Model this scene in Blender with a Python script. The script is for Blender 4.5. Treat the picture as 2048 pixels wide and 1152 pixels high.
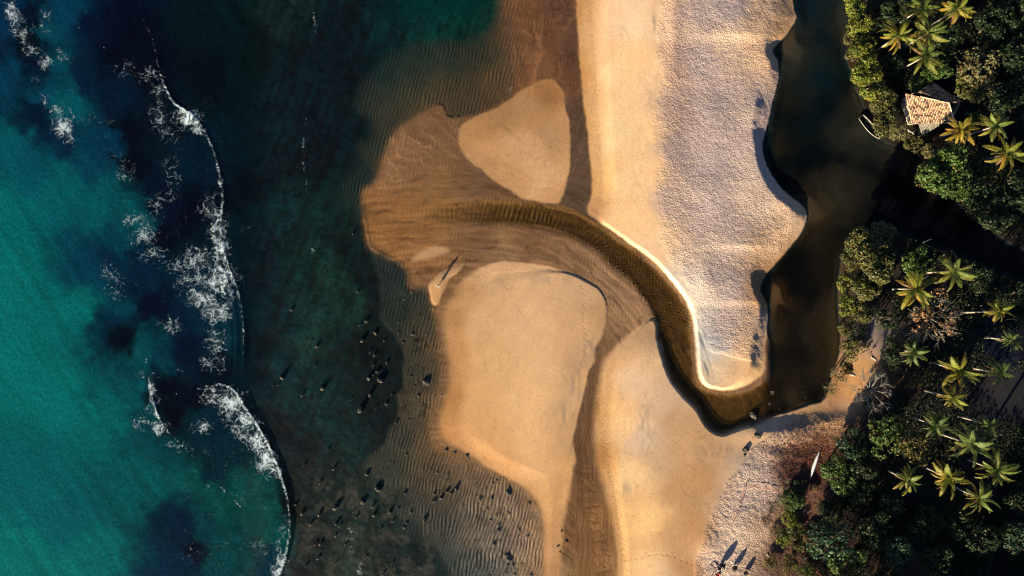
import bpy, bmesh, math, random
import numpy as np
from mathutils import Vector, Matrix, Euler

# ---------------------------------------------------------------- camera, sky, sun, exposure
scene = bpy.context.scene
for o in list(bpy.data.objects):
    bpy.data.objects.remove(o)
COL = scene.collection
CAM_H = 150.0                        # flying height; at ground level 1 m is 10 photo pixels
cam_d = bpy.data.cameras.new('camera')
cam = bpy.data.objects.new('camera', cam_d)
COL.objects.link(cam)
cam.location = (0, 0, CAM_H)
cam.rotation_euler = (0, 0, 0)
cam_d.sensor_fit = 'HORIZONTAL'
cam_d.angle = 2 * math.atan(102.4 / CAM_H)
cam_d.clip_start = 0.5
cam_d.clip_end = 20000
scene.camera = cam

SUN_EL = math.radians(14.0)
SHX, SHY = 0.54, 0.842               # direction in which shadows fall (x right, y up)
to_sun = Vector((-SHX * math.cos(SUN_EL), -SHY * math.cos(SUN_EL), math.sin(SUN_EL)))
world = bpy.data.worlds.new('World')
scene.world = world
world.use_nodes = True
wn = world.node_tree.nodes
wl = world.node_tree.links
wn.clear()
sky = wn.new('ShaderNodeTexSky')
sky.sky_type = 'NISHITA'
sky.sun_disc = False
sky.sun_elevation = SUN_EL
sky.sun_rotation = math.atan2(-SHX, -SHY)
sky.altitude = 150
sky.air_density = 0.6
sky.dust_density = 0.4
sky.ozone_density = 1.6
bg = wn.new('ShaderNodeBackground')
bg.inputs['Strength'].default_value = 0.05
wo = wn.new('ShaderNodeOutputWorld')
wl.new(sky.outputs[0], bg.inputs[0])
wl.new(bg.outputs[0], wo.inputs[0])

sun_d = bpy.data.lights.new('sun', 'SUN')
sun_d.energy = 5.0
sun_d.angle = math.radians(0.5)
sun_d.color = (1.0, 0.815, 0.50)
sun = bpy.data.objects.new('sun', sun_d)
COL.objects.link(sun)
sun.rotation_euler = to_sun.to_track_quat('Z', 'Y').to_euler()
sun.location = (-60, -90, 80)

scene.view_settings.view_transform = 'Standard'
scene.view_settings.look = 'None'
scene.view_settings.gamma = 1.0
scene.view_settings.use_curve_mapping = False
scene.view_settings.exposure = 1.90
scene.render.engine = 'CYCLES'
scene.cycles.max_bounces = 4
scene.cycles.filter_width = 1.1
scene.cycles.diffuse_bounces = 2
scene.cycles.glossy_bounces = 1
scene.cycles.transmission_bounces = 2
scene.cycles.transparent_max_bounces = 6
scene.cycles.caustics_reflective = False
scene.cycles.caustics_refractive = False

# ---------------------------------------------------------------- helpers
rng = np.random.default_rng(7)
random.seed(7)
GAIN = np.array([1.62, 1.38, 1.00])  # picture brightness of a flat sunlit surface of albedo 1

def lin(rgb):
    c = np.asarray(rgb, float) / 255.0
    return np.where(c <= 0.04045, c / 12.92, ((c + 0.055) / 1.055) ** 2.4)

def alb(*rgb):
    return np.clip(lin(rgb) / GAIN, 0.0015, 0.85)

def P(px, py, z=0.0):
    """ground-plan position of the thing seen at photo pixel (px,py) at height z"""
    k = (CAM_H - z) / CAM_H / 10.0
    return Vector(((px - 1024) * k, (576 - py) * k, z))

def ss(a, b, x):
    t = np.clip((x - a) / (b - a), 0, 1)
    return t * t * (3 - 2 * t)

def hash2(ix, iy, seed):
    h = (ix.astype(np.int64) * 374761393 + iy.astype(np.int64) * 668265263 + seed * 974711) & 0x7fffffff
    h = ((h ^ (h >> 13)) * 1274126177) & 0x7fffffff
    return ((h ^ (h >> 16)) & 0xffff).astype(np.float32) / 65535.0

def vnoise(x, y, seed=0):
    ix = np.floor(x); iy = np.floor(y)
    fx = (x - ix).astype(np.float32); fy = (y - iy).astype(np.float32)
    fx = fx * fx * (3 - 2 * fx); fy = fy * fy * (3 - 2 * fy)
    a = hash2(ix, iy, seed); b = hash2(ix + 1, iy, seed)
    c = hash2(ix, iy + 1, seed); d = hash2(ix + 1, iy + 1, seed)
    return (a + (b - a) * fx) * (1 - fy) + (c + (d - c) * fx) * fy

def fbm(x, y, seed=0, octv=4, gain=0.5):
    s = 0; a = 1; t = 0
    for k in range(octv):
        s = s + a * vnoise(x * 2 ** k + 17.3 * k, y * 2 ** k - 9.1 * k, seed + k)
        t += a; a *= gain
    return s / t - 0.5               # about -0.5 .. 0.5

def spline(pts, closed=False, n=4):
    p = np.array(pts, float); out = []
    m = len(p)
    rngi = range(m) if closed else range(m - 1)
    for i in rngi:
        if closed:
            a, b, c, d = p[(i - 1) % m], p[i], p[(i + 1) % m], p[(i + 2) % m]
        else:
            a, b, c, d = p[max(i - 1, 0)], p[i], p[i + 1], p[min(i + 2, m - 1)]
        for k in range(n):
            t = k / n
            out.append(0.5 * ((2 * b) + (-a + c) * t + (2 * a - 5 * b + 4 * c - d) * t * t + (-a + 3 * b - 3 * c + d) * t ** 3))
    if not closed:
        out.append(p[-1])
    return np.array(out)

# coarse field grid in photo pixels, sampled bilinearly afterwards
CS = 5.0
X0, X1, Y0, Y1 = -120, 2200, -120, 1300
cgx, cgy = np.meshgrid(np.arange(X0, X1 + 1, CS, dtype=np.float32), np.arange(Y0, Y1 + 1, CS, dtype=np.float32))

def sample(f, x, y):
    u = np.clip((x - X0) / CS, 0, f.shape[1] - 1.001); v = np.clip((y - Y0) / CS, 0, f.shape[0] - 1.001)
    i = u.astype(int); j = v.astype(int); fu = (u - i).astype(np.float32); fv = (v - j).astype(np.float32)
    return (f[j, i] * (1 - fu) + f[j, i + 1] * fu) * (1 - fv) + (f[j + 1, i] * (1 - fu) + f[j + 1, i + 1] * fu) * fv

def poly_sd(pts, smooth=True):
    p = spline(pts, True, 3) if smooth else np.array(pts, float)
    best = np.full(cgx.shape, 1e9, np.float32); inside = np.zeros(cgx.shape, bool)
    m = len(p)
    for i in range(m):
        ax, ay = p[i]; bx, by = p[(i + 1) % m]
        dx, dy = bx - ax, by - ay
        L = dx * dx + dy * dy + 1e-9
        t = np.clip(((cgx - ax) * dx + (cgy - ay) * dy) / L, 0, 1)
        ex = cgx - ax - t * dx; ey = cgy - ay - t * dy
        best = np.minimum(best, ex * ex + ey * ey)
        if ay != by:
            c = ((ay > cgy) != (by > cgy)) & (cgx < (bx - ax) * (cgy - ay) / (by - ay) + ax)
            inside ^= c
    d = np.sqrt(best)
    return np.where(inside, -d, d).astype(np.float32)

def line_field(pts, n=4):
    """distance, signed distance (+ = to the right when walking, image axes) and length walked"""
    p = spline(pts, False, n)
    best = np.full(cgx.shape, 1e9, np.float32); sgn = np.zeros(cgx.shape, np.float32); run = np.zeros(cgx.shape, np.float32)
    acc = 0.0
    for i in range(len(p) - 1):
        ax, ay = p[i]; bx, by = p[i + 1]
        dx, dy = bx - ax, by - ay
        L = dx * dx + dy * dy + 1e-9
        t = np.clip(((cgx - ax) * dx + (cgy - ay) * dy) / L, 0, 1)
        ex = cgx - ax - t * dx; ey = cgy - ay - t * dy
        d2 = ex * ex + ey * ey
        w = d2 < best
        best = np.where(w, d2, best)
        sgn = np.where(w, np.sign(dx * ey - dy * ex), sgn)
        run = np.where(w, acc + t * math.sqrt(L), run)
        acc += math.sqrt(L)
    d = np.sqrt(best)
    return d, (d * sgn).astype(np.float32), run.astype(np.float32), acc

def grid_axis(lo, hi, step, far=30000, g=1.35):
    a = list(np.arange(lo, hi + 0.1, step))
    s = step * 4; x = a[-1]
    while x < far:
        x += s; a.append(x); s *= g
    s = step * 4; x = a[0]; pre = []
    while x > -far:
        x -= s; pre.append(x); s *= g
    return np.array(pre[::-1] + a, float)

def grid_mesh(name, xs, ys, Z, attrs, mat, keep=None):
    """mesh of the sheet over photo-pixel axes xs, ys (heights Z in metres)"""
    gx, gy = np.meshgrid(xs, ys)
    nx, ny = len(xs), len(ys)
    co = np.stack([(gx - 1024) / 10, (576 - gy) / 10, Z], -1).reshape(-1, 3).astype(np.float32)
    idx = np.arange(nx * ny).reshape(ny, nx)
    a = idx[:-1, :-1]; b = idx[1:, :-1]; c = idx[1:, 1:]; d = idx[:-1, 1:]
    quads = np.stack([a, b, c, d], -1).reshape(-1, 4)
    if keep is not None:
        k = (keep[:-1, :-1] | keep[1:, :-1] | keep[1:, 1:] | keep[:-1, 1:]).reshape(-1)
        quads = quads[k]
        used = np.zeros(nx * ny, bool); used[quads.reshape(-1)] = True
        remap = np.cumsum(used) - 1
        quads = remap[quads]; co = co[used]
    else:
        used = None
    me = bpy.data.meshes.new(name)
    me.vertices.add(len(co)); me.vertices.foreach_set('co', co.ravel())
    me.loops.add(quads.size); me.loops.foreach_set('vertex_index', quads.ravel().astype(np.int32))
    me.polygons.add(len(quads))
    me.polygons.foreach_set('loop_start', np.arange(0, quads.size, 4, dtype=np.int32))
    me.polygons.foreach_set('use_smooth', np.ones(len(quads), bool))
    me.update(calc_edges=True)
    for k, v in attrs.items():
        if v.ndim == 3:
            v = np.concatenate([v, np.ones(v.shape[:2] + (1,))], -1).reshape(-1, 4).astype(np.float32)
            at = me.attributes.new(k, 'FLOAT_COLOR', 'POINT')
            at.data.foreach_set('color', (v if used is None else v[used]).ravel())
        else:
            v = v.reshape(-1).astype(np.float32)
            at = me.attributes.new(k, 'FLOAT', 'POINT')
            at.data.foreach_set('value', (v if used is None else v[used]))
    me.materials.append(mat)
    ob = bpy.data.objects.new(name, me)
    COL.objects.link(ob)
    return ob

class NT:
    """small helper for node materials"""
    def __init__(self, name):
        self.m = bpy.data.materials.new(name); self.m.use_nodes = True
        self.t = self.m.node_tree; self.t.nodes.clear()
        self.out = self.t.nodes.new('ShaderNodeOutputMaterial')
    def n(self, kind, **kw):
        nd = self.t.nodes.new('ShaderNode' + kind)
        for k, v in kw.items():
            if hasattr(nd, k) and not isinstance(v, tuple):
                setattr(nd, k, v)
        return nd
    def l(self, a, b):
        self.t.links.new(a, b)
    def math(self, op, a, b=None, c=None, clamp=False):
        nd = self.t.nodes.new('ShaderNodeMath'); nd.operation = op; nd.use_clamp = clamp
        for i, v in enumerate((a, b, c)):
            if v is None: continue
            if isinstance(v, (int, float)): nd.inputs[i].default_value = v
            else: self.l(v, nd.inputs[i])
        return nd.outputs[0]
    def attr(self, name, out='Fac'):
        nd = self.t.nodes.new('ShaderNodeAttribute'); nd.attribute_name = name
        return nd.outputs[out]
    def coord(self, scale=(1, 1, 1), rot=0.0, loc=(0, 0, 0)):
        g = self.t.nodes.new('ShaderNodeNewGeometry')
        mp = self.t.nodes.new('ShaderNodeMapping')
        mp.inputs['Scale'].default_value = scale
        mp.inputs['Rotation'].default_value = (0, 0, rot)
        mp.inputs['Location'].default_value = loc
        self.l(g.outputs['Position'], mp.inputs['Vector'])
        return mp.outputs[0]
    def noise(self, vec, scale=1.0, detail=2.0, rough=0.5, dist=0.0, out=0):
        nd = self.t.nodes.new('ShaderNodeTexNoise')
        nd.inputs['Scale'].default_value = scale; nd.inputs['Detail'].default_value = detail
        nd.inputs['Roughness'].default_value = rough; nd.inputs['Distortion'].default_value = dist
        self.l(vec, nd.inputs['Vector'])
        return nd.outputs[out]
    def ramp(self, v, a, b, lo=0.0, hi=1.0):
        nd = self.t.nodes.new('ShaderNodeMapRange'); nd.interpolation_type = 'SMOOTHSTEP'
        nd.inputs[1].default_value = a; nd.inputs[2].default_value = b
        nd.inputs[3].default_value = lo; nd.inputs[4].default_value = hi
        self.l(v, nd.inputs[0])
        return nd.outputs[0]
    def mixc(self, f, a, b, mode='MIX'):
        nd = self.t.nodes.new('ShaderNodeMix'); nd.data_type = 'RGBA'; nd.blend_type = mode
        for i, v in ((0, f), (6, a), (7, b)):
            if isinstance(v, (int, float)): nd.inputs[i].default_value = v
            elif isinstance(v, tuple): nd.inputs[i].default_value = v if len(v) == 4 else v + (1,)
            else: self.l(v, nd.inputs[i])
        return nd.outputs[2]
    def bump(self, h, dist=1.0, strength=1.0):
        nd = self.t.nodes.new('ShaderNodeBump')
        nd.inputs['Distance'].default_value = dist; nd.inputs['Strength'].default_value = strength
        self.l(h, nd.inputs['Height'])
        return nd.outputs[0]
    def bsdf(self, **kw):
        nd = self.t.nodes.new('ShaderNodeBsdfPrincipled')
        for k, v in kw.items():
            k = k.replace('_', ' ')
            s = nd.inputs[k] if k in nd.inputs else None
            if isinstance(v, (int, float)): s.default_value = v
            elif isinstance(v, tuple): s.default_value = v if len(v) == 4 else v + (1,)
            else: self.l(v, s)
        return nd.outputs[0]
    def done(self, sh):
        self.l(sh, self.out.inputs['Surface']); return self.m

def simple_mat(name, col, rough=0.8, spec=0.3, var=0.25, scale=3.0, bump=0.0):
    t = NT(name)
    n = t.noise(t.coord(), scale, 3)
    k = t.ramp(n, 0.3, 0.7, 1 - var, 1 + var)
    c = t.mixc(1.0, tuple(float(v) for v in col), k, 'MULTIPLY')
    b = t.bsdf(Base_Color=c, Roughness=rough)
    if bump:
        nd = b.node
        t.l(t.bump(t.noise(t.coord(), scale * 2, 3), bump), nd.inputs['Normal'])
    b.node.inputs['Specular IOR Level'].default_value = spec
    return t.done(b)

def tag(o, label=None, cat=None, group=None, kind=None):
    if label: o['label'] = label
    if cat: o['category'] = cat
    if group: o['group'] = group
    if kind: o['kind'] = kind
    return o

def empty(name, loc=(0, 0, 0), rz=0.0):
    o = bpy.data.objects.new(name, None); COL.objects.link(o)
    o.location = loc; o.rotation_euler = (0, 0, rz); o.empty_display_size = 0.3
    return o

def mesh_obj(name, verts, faces, mat, parent=None, smooth=False):
    me = bpy.data.meshes.new(name)
    me.from_pydata([tuple(map(float, v)) for v in verts], [], [tuple(map(int, f)) for f in faces])
    me.update()
    if smooth:
        me.polygons.foreach_set('use_smooth', np.ones(len(me.polygons), bool))
    if mat: me.materials.append(mat)
    o = bpy.data.objects.new(name, me); COL.objects.link(o)
    if parent: o.parent = parent
    return o

def tube(path, radii, sides=6, cap=True):
    """verts, faces of a tapered tube along a path"""
    V = []; F = []
    path = [Vector(p) for p in path]
    for i, p in enumerate(path):
        d = (path[min(i + 1, len(path) - 1)] - path[max(i - 1, 0)]).normalized()
        u = d.cross(Vector((0.13, 0.31, 0.94)) if abs(d.z) < 0.9 else Vector((1, 0, 0))).normalized(); w = d.cross(u)
        for k in range(sides):
            a = 2 * math.pi * k / sides
            V.append(p + (u * math.cos(a) + w * math.sin(a)) * radii[i])
    for i in range(len(path) - 1):
        for k in range(sides):
            F.append((i * sides + k, i * sides + (k + 1) % sides, (i + 1) * sides + (k + 1) % sides, (i + 1) * sides + k))
    if cap:
        F.append(tuple(range(sides))[::-1]); n = (len(path) - 1) * sides
        F.append(tuple(range(n, n + sides)))
    return V, F

def boxv(c, s, rz=0.0):
    x, y, z = s[0] / 2, s[1] / 2, s[2] / 2
    M = Matrix.Rotation(rz, 3, 'Z')
    V = [M @ Vector((sx * x, sy * y, sz * z)) + Vector(c) for sz in (-1, 1) for sx, sy in ((-1, -1), (1, -1), (1, 1), (-1, 1))]
    return V, [(3, 2, 1, 0), (4, 5, 6, 7), (0, 1, 5, 4), (1, 2, 6, 5), (2, 3, 7, 6), (3, 0, 4, 7)]

def join(*vf):
    V = []; F = []
    for v, f in vf:
        o = len(V); V += list(v); F += [tuple(i + o for i in q) for q in f]
    return V, F

# ---------------------------------------------------------------- the plan of the place, in photo pixels (10 px = 1 m)
DUNE = [(1140,-200),(1150,0),(1155,80),(1160,150),(1165,200),(1172,260),(1178,320),(1182,380),(1172,424),(1195,443),(1230,468),(1265,493),(1300,518),(1330,548),(1352,575),(1372,605),(1384,640),(1389,690),(1393,740),(1401,764),(1420,777),(1455,782),(1485,777),(1510,764),(1528,745),(1531,720),(1530,690),(1538,640),(1535,605),(1522,580),(1530,555),(1560,520),(1585,490),(1608,460),(1616,430),(1605,410),(1580,390),(1560,370),(1540,340),(1528,310),(1528,280),(1540,240),(1548,200),(1560,155),(1556,120),(1548,100),(1575,70),(1595,35),(1588,0),(1575,-200)]
BEACH_S = [(1308,637),(1316,680),(1326,720),(1342,760),(1367,792),(1395,820),(1408,845),(1425,862),(1445,868),(1465,860),(1490,852),(1515,848),(1545,834),(1580,822),(1620,808),(1650,795),(1666,745),(1680,700),(1678,650),(1675,600),(1680,530),(1692,490),(1720,462),(1760,452),(1800,462),(1850,480),(1900,500),(1990,540),(2060,565),(2300,660),(2300,1400),(1228,1400),(1230,1152),(1225,1080),(1210,1020),(1195,960),(1182,920),(1178,850),(1187,780),(1194,740),(1207,710),(1236,682),(1270,657)]
FOREST_N = [(1688,-200),(1694,0),(1700,60),(1692,110),(1705,150),(1715,190),(1728,220),(1738,262),(1762,282),(1790,292),(1815,302),(1832,335),(1842,372),(1872,388),(1912,402),(1938,432),(1972,455),(2015,485),(2060,505),(2300,590),(2300,-200)]
ISLE1 = [(1110,160),(1128,185),(1133,220),(1140,250),(1142,300),(1138,350),(1128,385),(1115,409),(1080,405),(1040,398),(1015,380),(985,360),(960,340),(940,328),(920,300),(914,275),(918,255),(935,240),(960,228),(990,215),(1015,200),(1040,180),(1070,165),(1095,158)]
ISLE2 = [(985,526),(1010,523),(1050,525),(1085,530),(1115,537),(1145,548),(1170,560),(1195,575),(1208,590),(1215,615),(1214,645),(1205,670),(1195,690),(1190,720),(1180,745),(1172,780),(1162,820),(1155,850),(1148,880),(1148,900),(1152,920),(1147,960),(1143,1000),(1133,1040),(1130,1085),(1128,1130),(1122,1165),(1098,1180),(1080,1150),(1078,1100),(1080,1050),(1068,1010),(1040,978),(1000,955),(960,930),(935,915),(890,890),(870,855),(880,800),(890,760),(886,700),(878,650),(885,610),(905,575),(930,550),(955,535)]
SPIT = [(857,568),(880,547),(905,533),(928,526),(920,545),(897,560),(886,590),(877,610),(865,610),(858,592)]
BAR = [(818,526),(836,503),(866,490),(895,494),(899,507),(872,515),(845,523)]
COAST = [(1025,-200),(1025,40),(1022,100),(1028,150),(1012,196),(960,222),(925,231),(897,232),(890,216),(878,206),(850,220),(815,240),(790,262),(775,285),(762,330),(745,365),(725,378),(722,400),(727,440),(733,480),(745,500),(770,515),(800,530),(812,545),(818,575),(845,582),(858,600),(868,640),(878,700),(880,760),(866,800),(856,850),(870,895),(920,925),(955,945),(1000,970),(1035,1000),(1060,1040),(1070,1100),(1065,1152),(1060,1400),(1300,1400),(1545,1000),(1548,700),(1420,300),(1420,-200)]
RIVER = [(830,418),(880,406),(960,400),(1015,397),(1060,402),(1110,409),(1145,418),(1175,432),(1210,455),(1250,482),(1290,512),(1325,545),(1350,575),(1372,610),(1383,645),(1388,700),(1392,745),(1402,768),(1422,780),(1455,785),(1490,780),(1530,760),(1600,740),(1600,810),(1540,836),(1490,852),(1465,860),(1445,868),(1425,862),(1408,845),(1395,820),(1367,792),(1342,760),(1326,720),(1316,680),(1306,637),(1283,598),(1248,558),(1208,522),(1165,490),(1110,467),(1050,455),(980,450),(900,450),(845,440)]
APRON_N = [(1100,-200),(1003,-200),(995,-20),(985,40),(970,62),(930,78),(880,74),(820,80),(775,102),(740,135),(716,165),(708,200),(715,225),(733,238),(736,262),(712,282),(705,325),(680,350),(668,380),(685,410),(722,450),(760,500),(900,480),(1100,300)]
APRON_S = [(735,470),(748,520),(757,560),(760,610),(762,640),(785,668),(806,700),(805,740),(806,772),(794,790),(796,826),(780,858),(765,888),(738,908),(728,930),(745,950),(760,972),(800,985),(790,1010),(800,1040),(850,1070),(880,1110),(905,1160),(920,1400),(1150,1400),(1150,900),(900,600),(820,520)]
WAVE1 = [(270,-60),(285,30),(305,75),(313,110),(322,150),(340,190),(355,210),(378,225),(402,250),(424,290),(439,340),(447,390),(444,430),(443,470),(450,510),(463,545),(477,580),(485,620),(489,670),(488,720),(482,770)]
WAVE2 = [(418,772),(440,768),(462,775),(478,792),(492,815),(512,845),(532,878),(550,918),(566,960),(577,1000),(581,1040),(579,1080),(570,1118),(558,1160),(540,1230)]
WAVE3 = [(300,765),(304,790),(312,815),(325,848),(338,864)]
RIVC = [(1450,815),(1400,775),(1365,700),(1325,610),(1240,520),(1140,450),(1000,425),(860,425),(740,430)]
SCUM = [(625,-20),(628,30),(633,75),(628,120),(618,190),(610,250),(606,310),(612,370)]

UW = """20 560 0 96 92;20 700 0 96 92;20 420 0 88 88;20 300 0 72 80;20 150 0 50 72;20 40 0 38 62;58 40 0 12 26;55 90 0 10 22;60 130 0 14 28;90 70 5 62 76;130 30 0 50 72;110 120 5 66 80;95 180 0 58 76;140 205 2 74 82;85 145 0 22 40;95 110 0 14 30;180 60 0 18 42;230 30 0 14 32;230 120 0 8 22;225 190 0 24 44;170 150 0 26 46;260 270 0 8 20;220 290 0 46 68;180 330 2 58 74;120 380 2 80 84;75 230 0 20 36;110 280 0 30 50;70 340 0 66 78;200 400 0 76 82;265 330 0 8 18;300 380 0 14 32;330 220 2 18 28;300 140 0 10 24;260 60 0 10 24;380 330 0 26 40;420 320 0 24 36;370 420 0 8 22;330 470 0 8 22;320 410 0 14 32;260 440 2 72 78;240 490 0 58 70;225 515 0 34 54;185 540 0 52 70;275 520 0 28 48;270 570 0 30 50;150 620 0 93 90;100 780 0 96 92;235 610 0 56 68;220 645 0 34 52;252 675 0 8 18;300 610 0 14 32;290 700 5 68 74;325 710 0 48 62;370 690 0 16 34;360 640 0 26 44;410 620 0 34 50;460 660 0 40 50;430 745 0 16 30;330 775 0 8 20;350 830 0 6 15;390 800 0 10 22;430 850 0 30 44;395 850 2 36 46;290 830 5 58 64;255 790 0 76 80;200 850 0 90 88;60 960 0 84 86;50 1110 2 98 92;180 1110 2 96 92;120 1050 0 78 84;280 960 0 80 80;330 920 2 62 66;370 960 6 72 68;430 930 0 34 44;440 1010 10 68 62;400 1050 0 54 60;360 1050 0 28 46;350 1130 0 36 56;480 890 0 38 48;500 970 4 76 74;540 1030 4 72 66;470 1110 4 66 68;540 1120 0 44 58;550 1070 8 70 66;390 1095 0 12 28;
520 300 3 24 32;520 200 3 24 30;520 100 8 22 24;430 60 8 22 24;420 150 2 14 18;480 130 8 24 26;560 40 16 34 34;600 180 2 26 36;575 120 4 22 28;560 260 6 30 36;560 430 8 36 40;480 380 2 16 24;500 470 3 26 34;530 560 3 28 36;620 330 0 16 24;630 230 0 16 26;660 120 1 20 28;660 220 1 24 30;700 60 0 22 28;760 50 2 36 40;860 30 3 48 46;930 20 4 50 46;960 50 8 48 40;650 380 3 26 28;640 420 10 36 36;630 520 12 40 38;600 560 10 38 38;660 560 16 44 40;700 600 18 44 38;640 640 14 42 40;620 680 16 42 40;560 640 4 32 38;560 720 4 34 40;520 760 2 28 36;520 680 2 22 30;600 800 4 36 40;560 860 1 20 28;610 900 2 24 32;650 850 3 38 40;650 760 6 36 38;700 720 3 24 26;720 540 4 24 26;745 600 3 22 25;735 560 3 20 24;705 500 6 26 28;690 450 6 26 26;780 720 2 20 23;770 760 1 20 24;740 700 2 20 24;780 800 2 22 25;740 800 2 22 26;750 850 2 24 28;700 850 4 34 36;690 900 4 34 36;700 800 4 30 32;
640 960 8 28 32;700 960 8 32 34;620 1000 10 28 30;680 1010 16 34 34;640 1060 8 26 30;720 1030 20 38 36;760 1010 14 36 36;600 1080 3 20 26;700 1090 34 44 38;680 1130 24 42 38;730 1100 24 36 34;780 1080 14 32 34;800 1130 6 28 32;850 1140 6 30 34;760 1140 10 30 32;590 960 2 22 30;585 1010 1 10 16;600 1140 2 22 28;640 1120 4 24 30;720 1140 30 42 40"""
SANDUW = """740 180 46 50 38;760 140 34 48 40;820 120 40 48 36;820 180 62 58 38;900 120 52 52 36;900 180 76 60 36;960 110 58 50 32;980 160 92 66 38;1000 60 88 64 40;1010 10 104 70 42;850 210 80 66 40;780 230 58 54 36;740 300 38 46 36;720 340 30 42 34;700 380 24 38 32;700 430 24 38 32;760 310 70 58 36;
780 560 34 42 36;780 600 36 44 36;800 620 42 46 36;840 640 62 56 38;780 650 36 44 36;830 700 62 56 40;860 700 92 70 44;830 760 66 58 42;870 820 104 76 46;830 830 74 64 44;800 880 62 58 42;850 900 92 72 46;780 930 60 58 42;760 950 52 54 42;850 960 84 68 46;900 970 98 78 54;950 980 112 88 62;1000 1010 122 96 70;1040 1040 132 104 76;860 1020 76 66 50;820 1010 62 58 46;900 1060 64 60 50;950 1060 96 82 64;1000 1080 112 94 74;1050 1110 140 110 80;870 1100 46 50 46;920 1120 42 50 46;960 1140 50 56 52;1010 1140 84 78 66;1060 1150 138 108 78;830 1060 44 48 44"""
WETC = """740 400 138 92 50;760 460 142 94 48;800 440 140 92 48;850 470 140 94 50;780 340 140 98 62;800 300 132 92 58;830 260 126 88 56;880 240 118 82 52;880 300 122 86 54;880 360 132 92 54;930 370 120 84 52;960 370 112 80 54;900 420 130 88 42;1000 380 112 78 46;1140 320 96 70 50;1150 400 92 68 48;1140 250 92 66 46;1100 140 112 72 44;1080 90 106 68 42;1130 100 96 64 42;1050 40 112 72 42;1120 20 96 64 42;1040 120 118 78 48;1060 160 118 74 44;950 225 110 76 46;1000 205 108 72 44;
850 500 146 98 54;900 480 128 88 54;960 480 120 84 54;1000 500 146 106 68;1060 480 122 84 52;1100 500 138 98 62;1150 510 136 98 64;1180 540 146 106 70;1200 600 150 110 74;1250 610 158 116 78;1280 620 158 116 78;1240 650 146 106 70;1215 680 130 92 60;1210 700 120 84 54;1180 760 110 76 48;1165 850 108 74 46;1165 920 106 72 44;1160 1000 112 76 44;1165 1080 118 78 44;1190 1040 142 96 54;1180 1130 128 86 50;1210 1120 150 104 60;1140 1060 116 78 46;870 600 124 84 52;880 640 150 106 64;872 720 140 100 62;876 780 130 92 58;862 840 118 84 52;880 885 140 98 58;920 920 130 94 58;980 955 140 102 66;1040 1000 150 112 74;1080 1060 168 124 80;1085 1120 150 112 74;1100 1150 148 110 70"""
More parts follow.
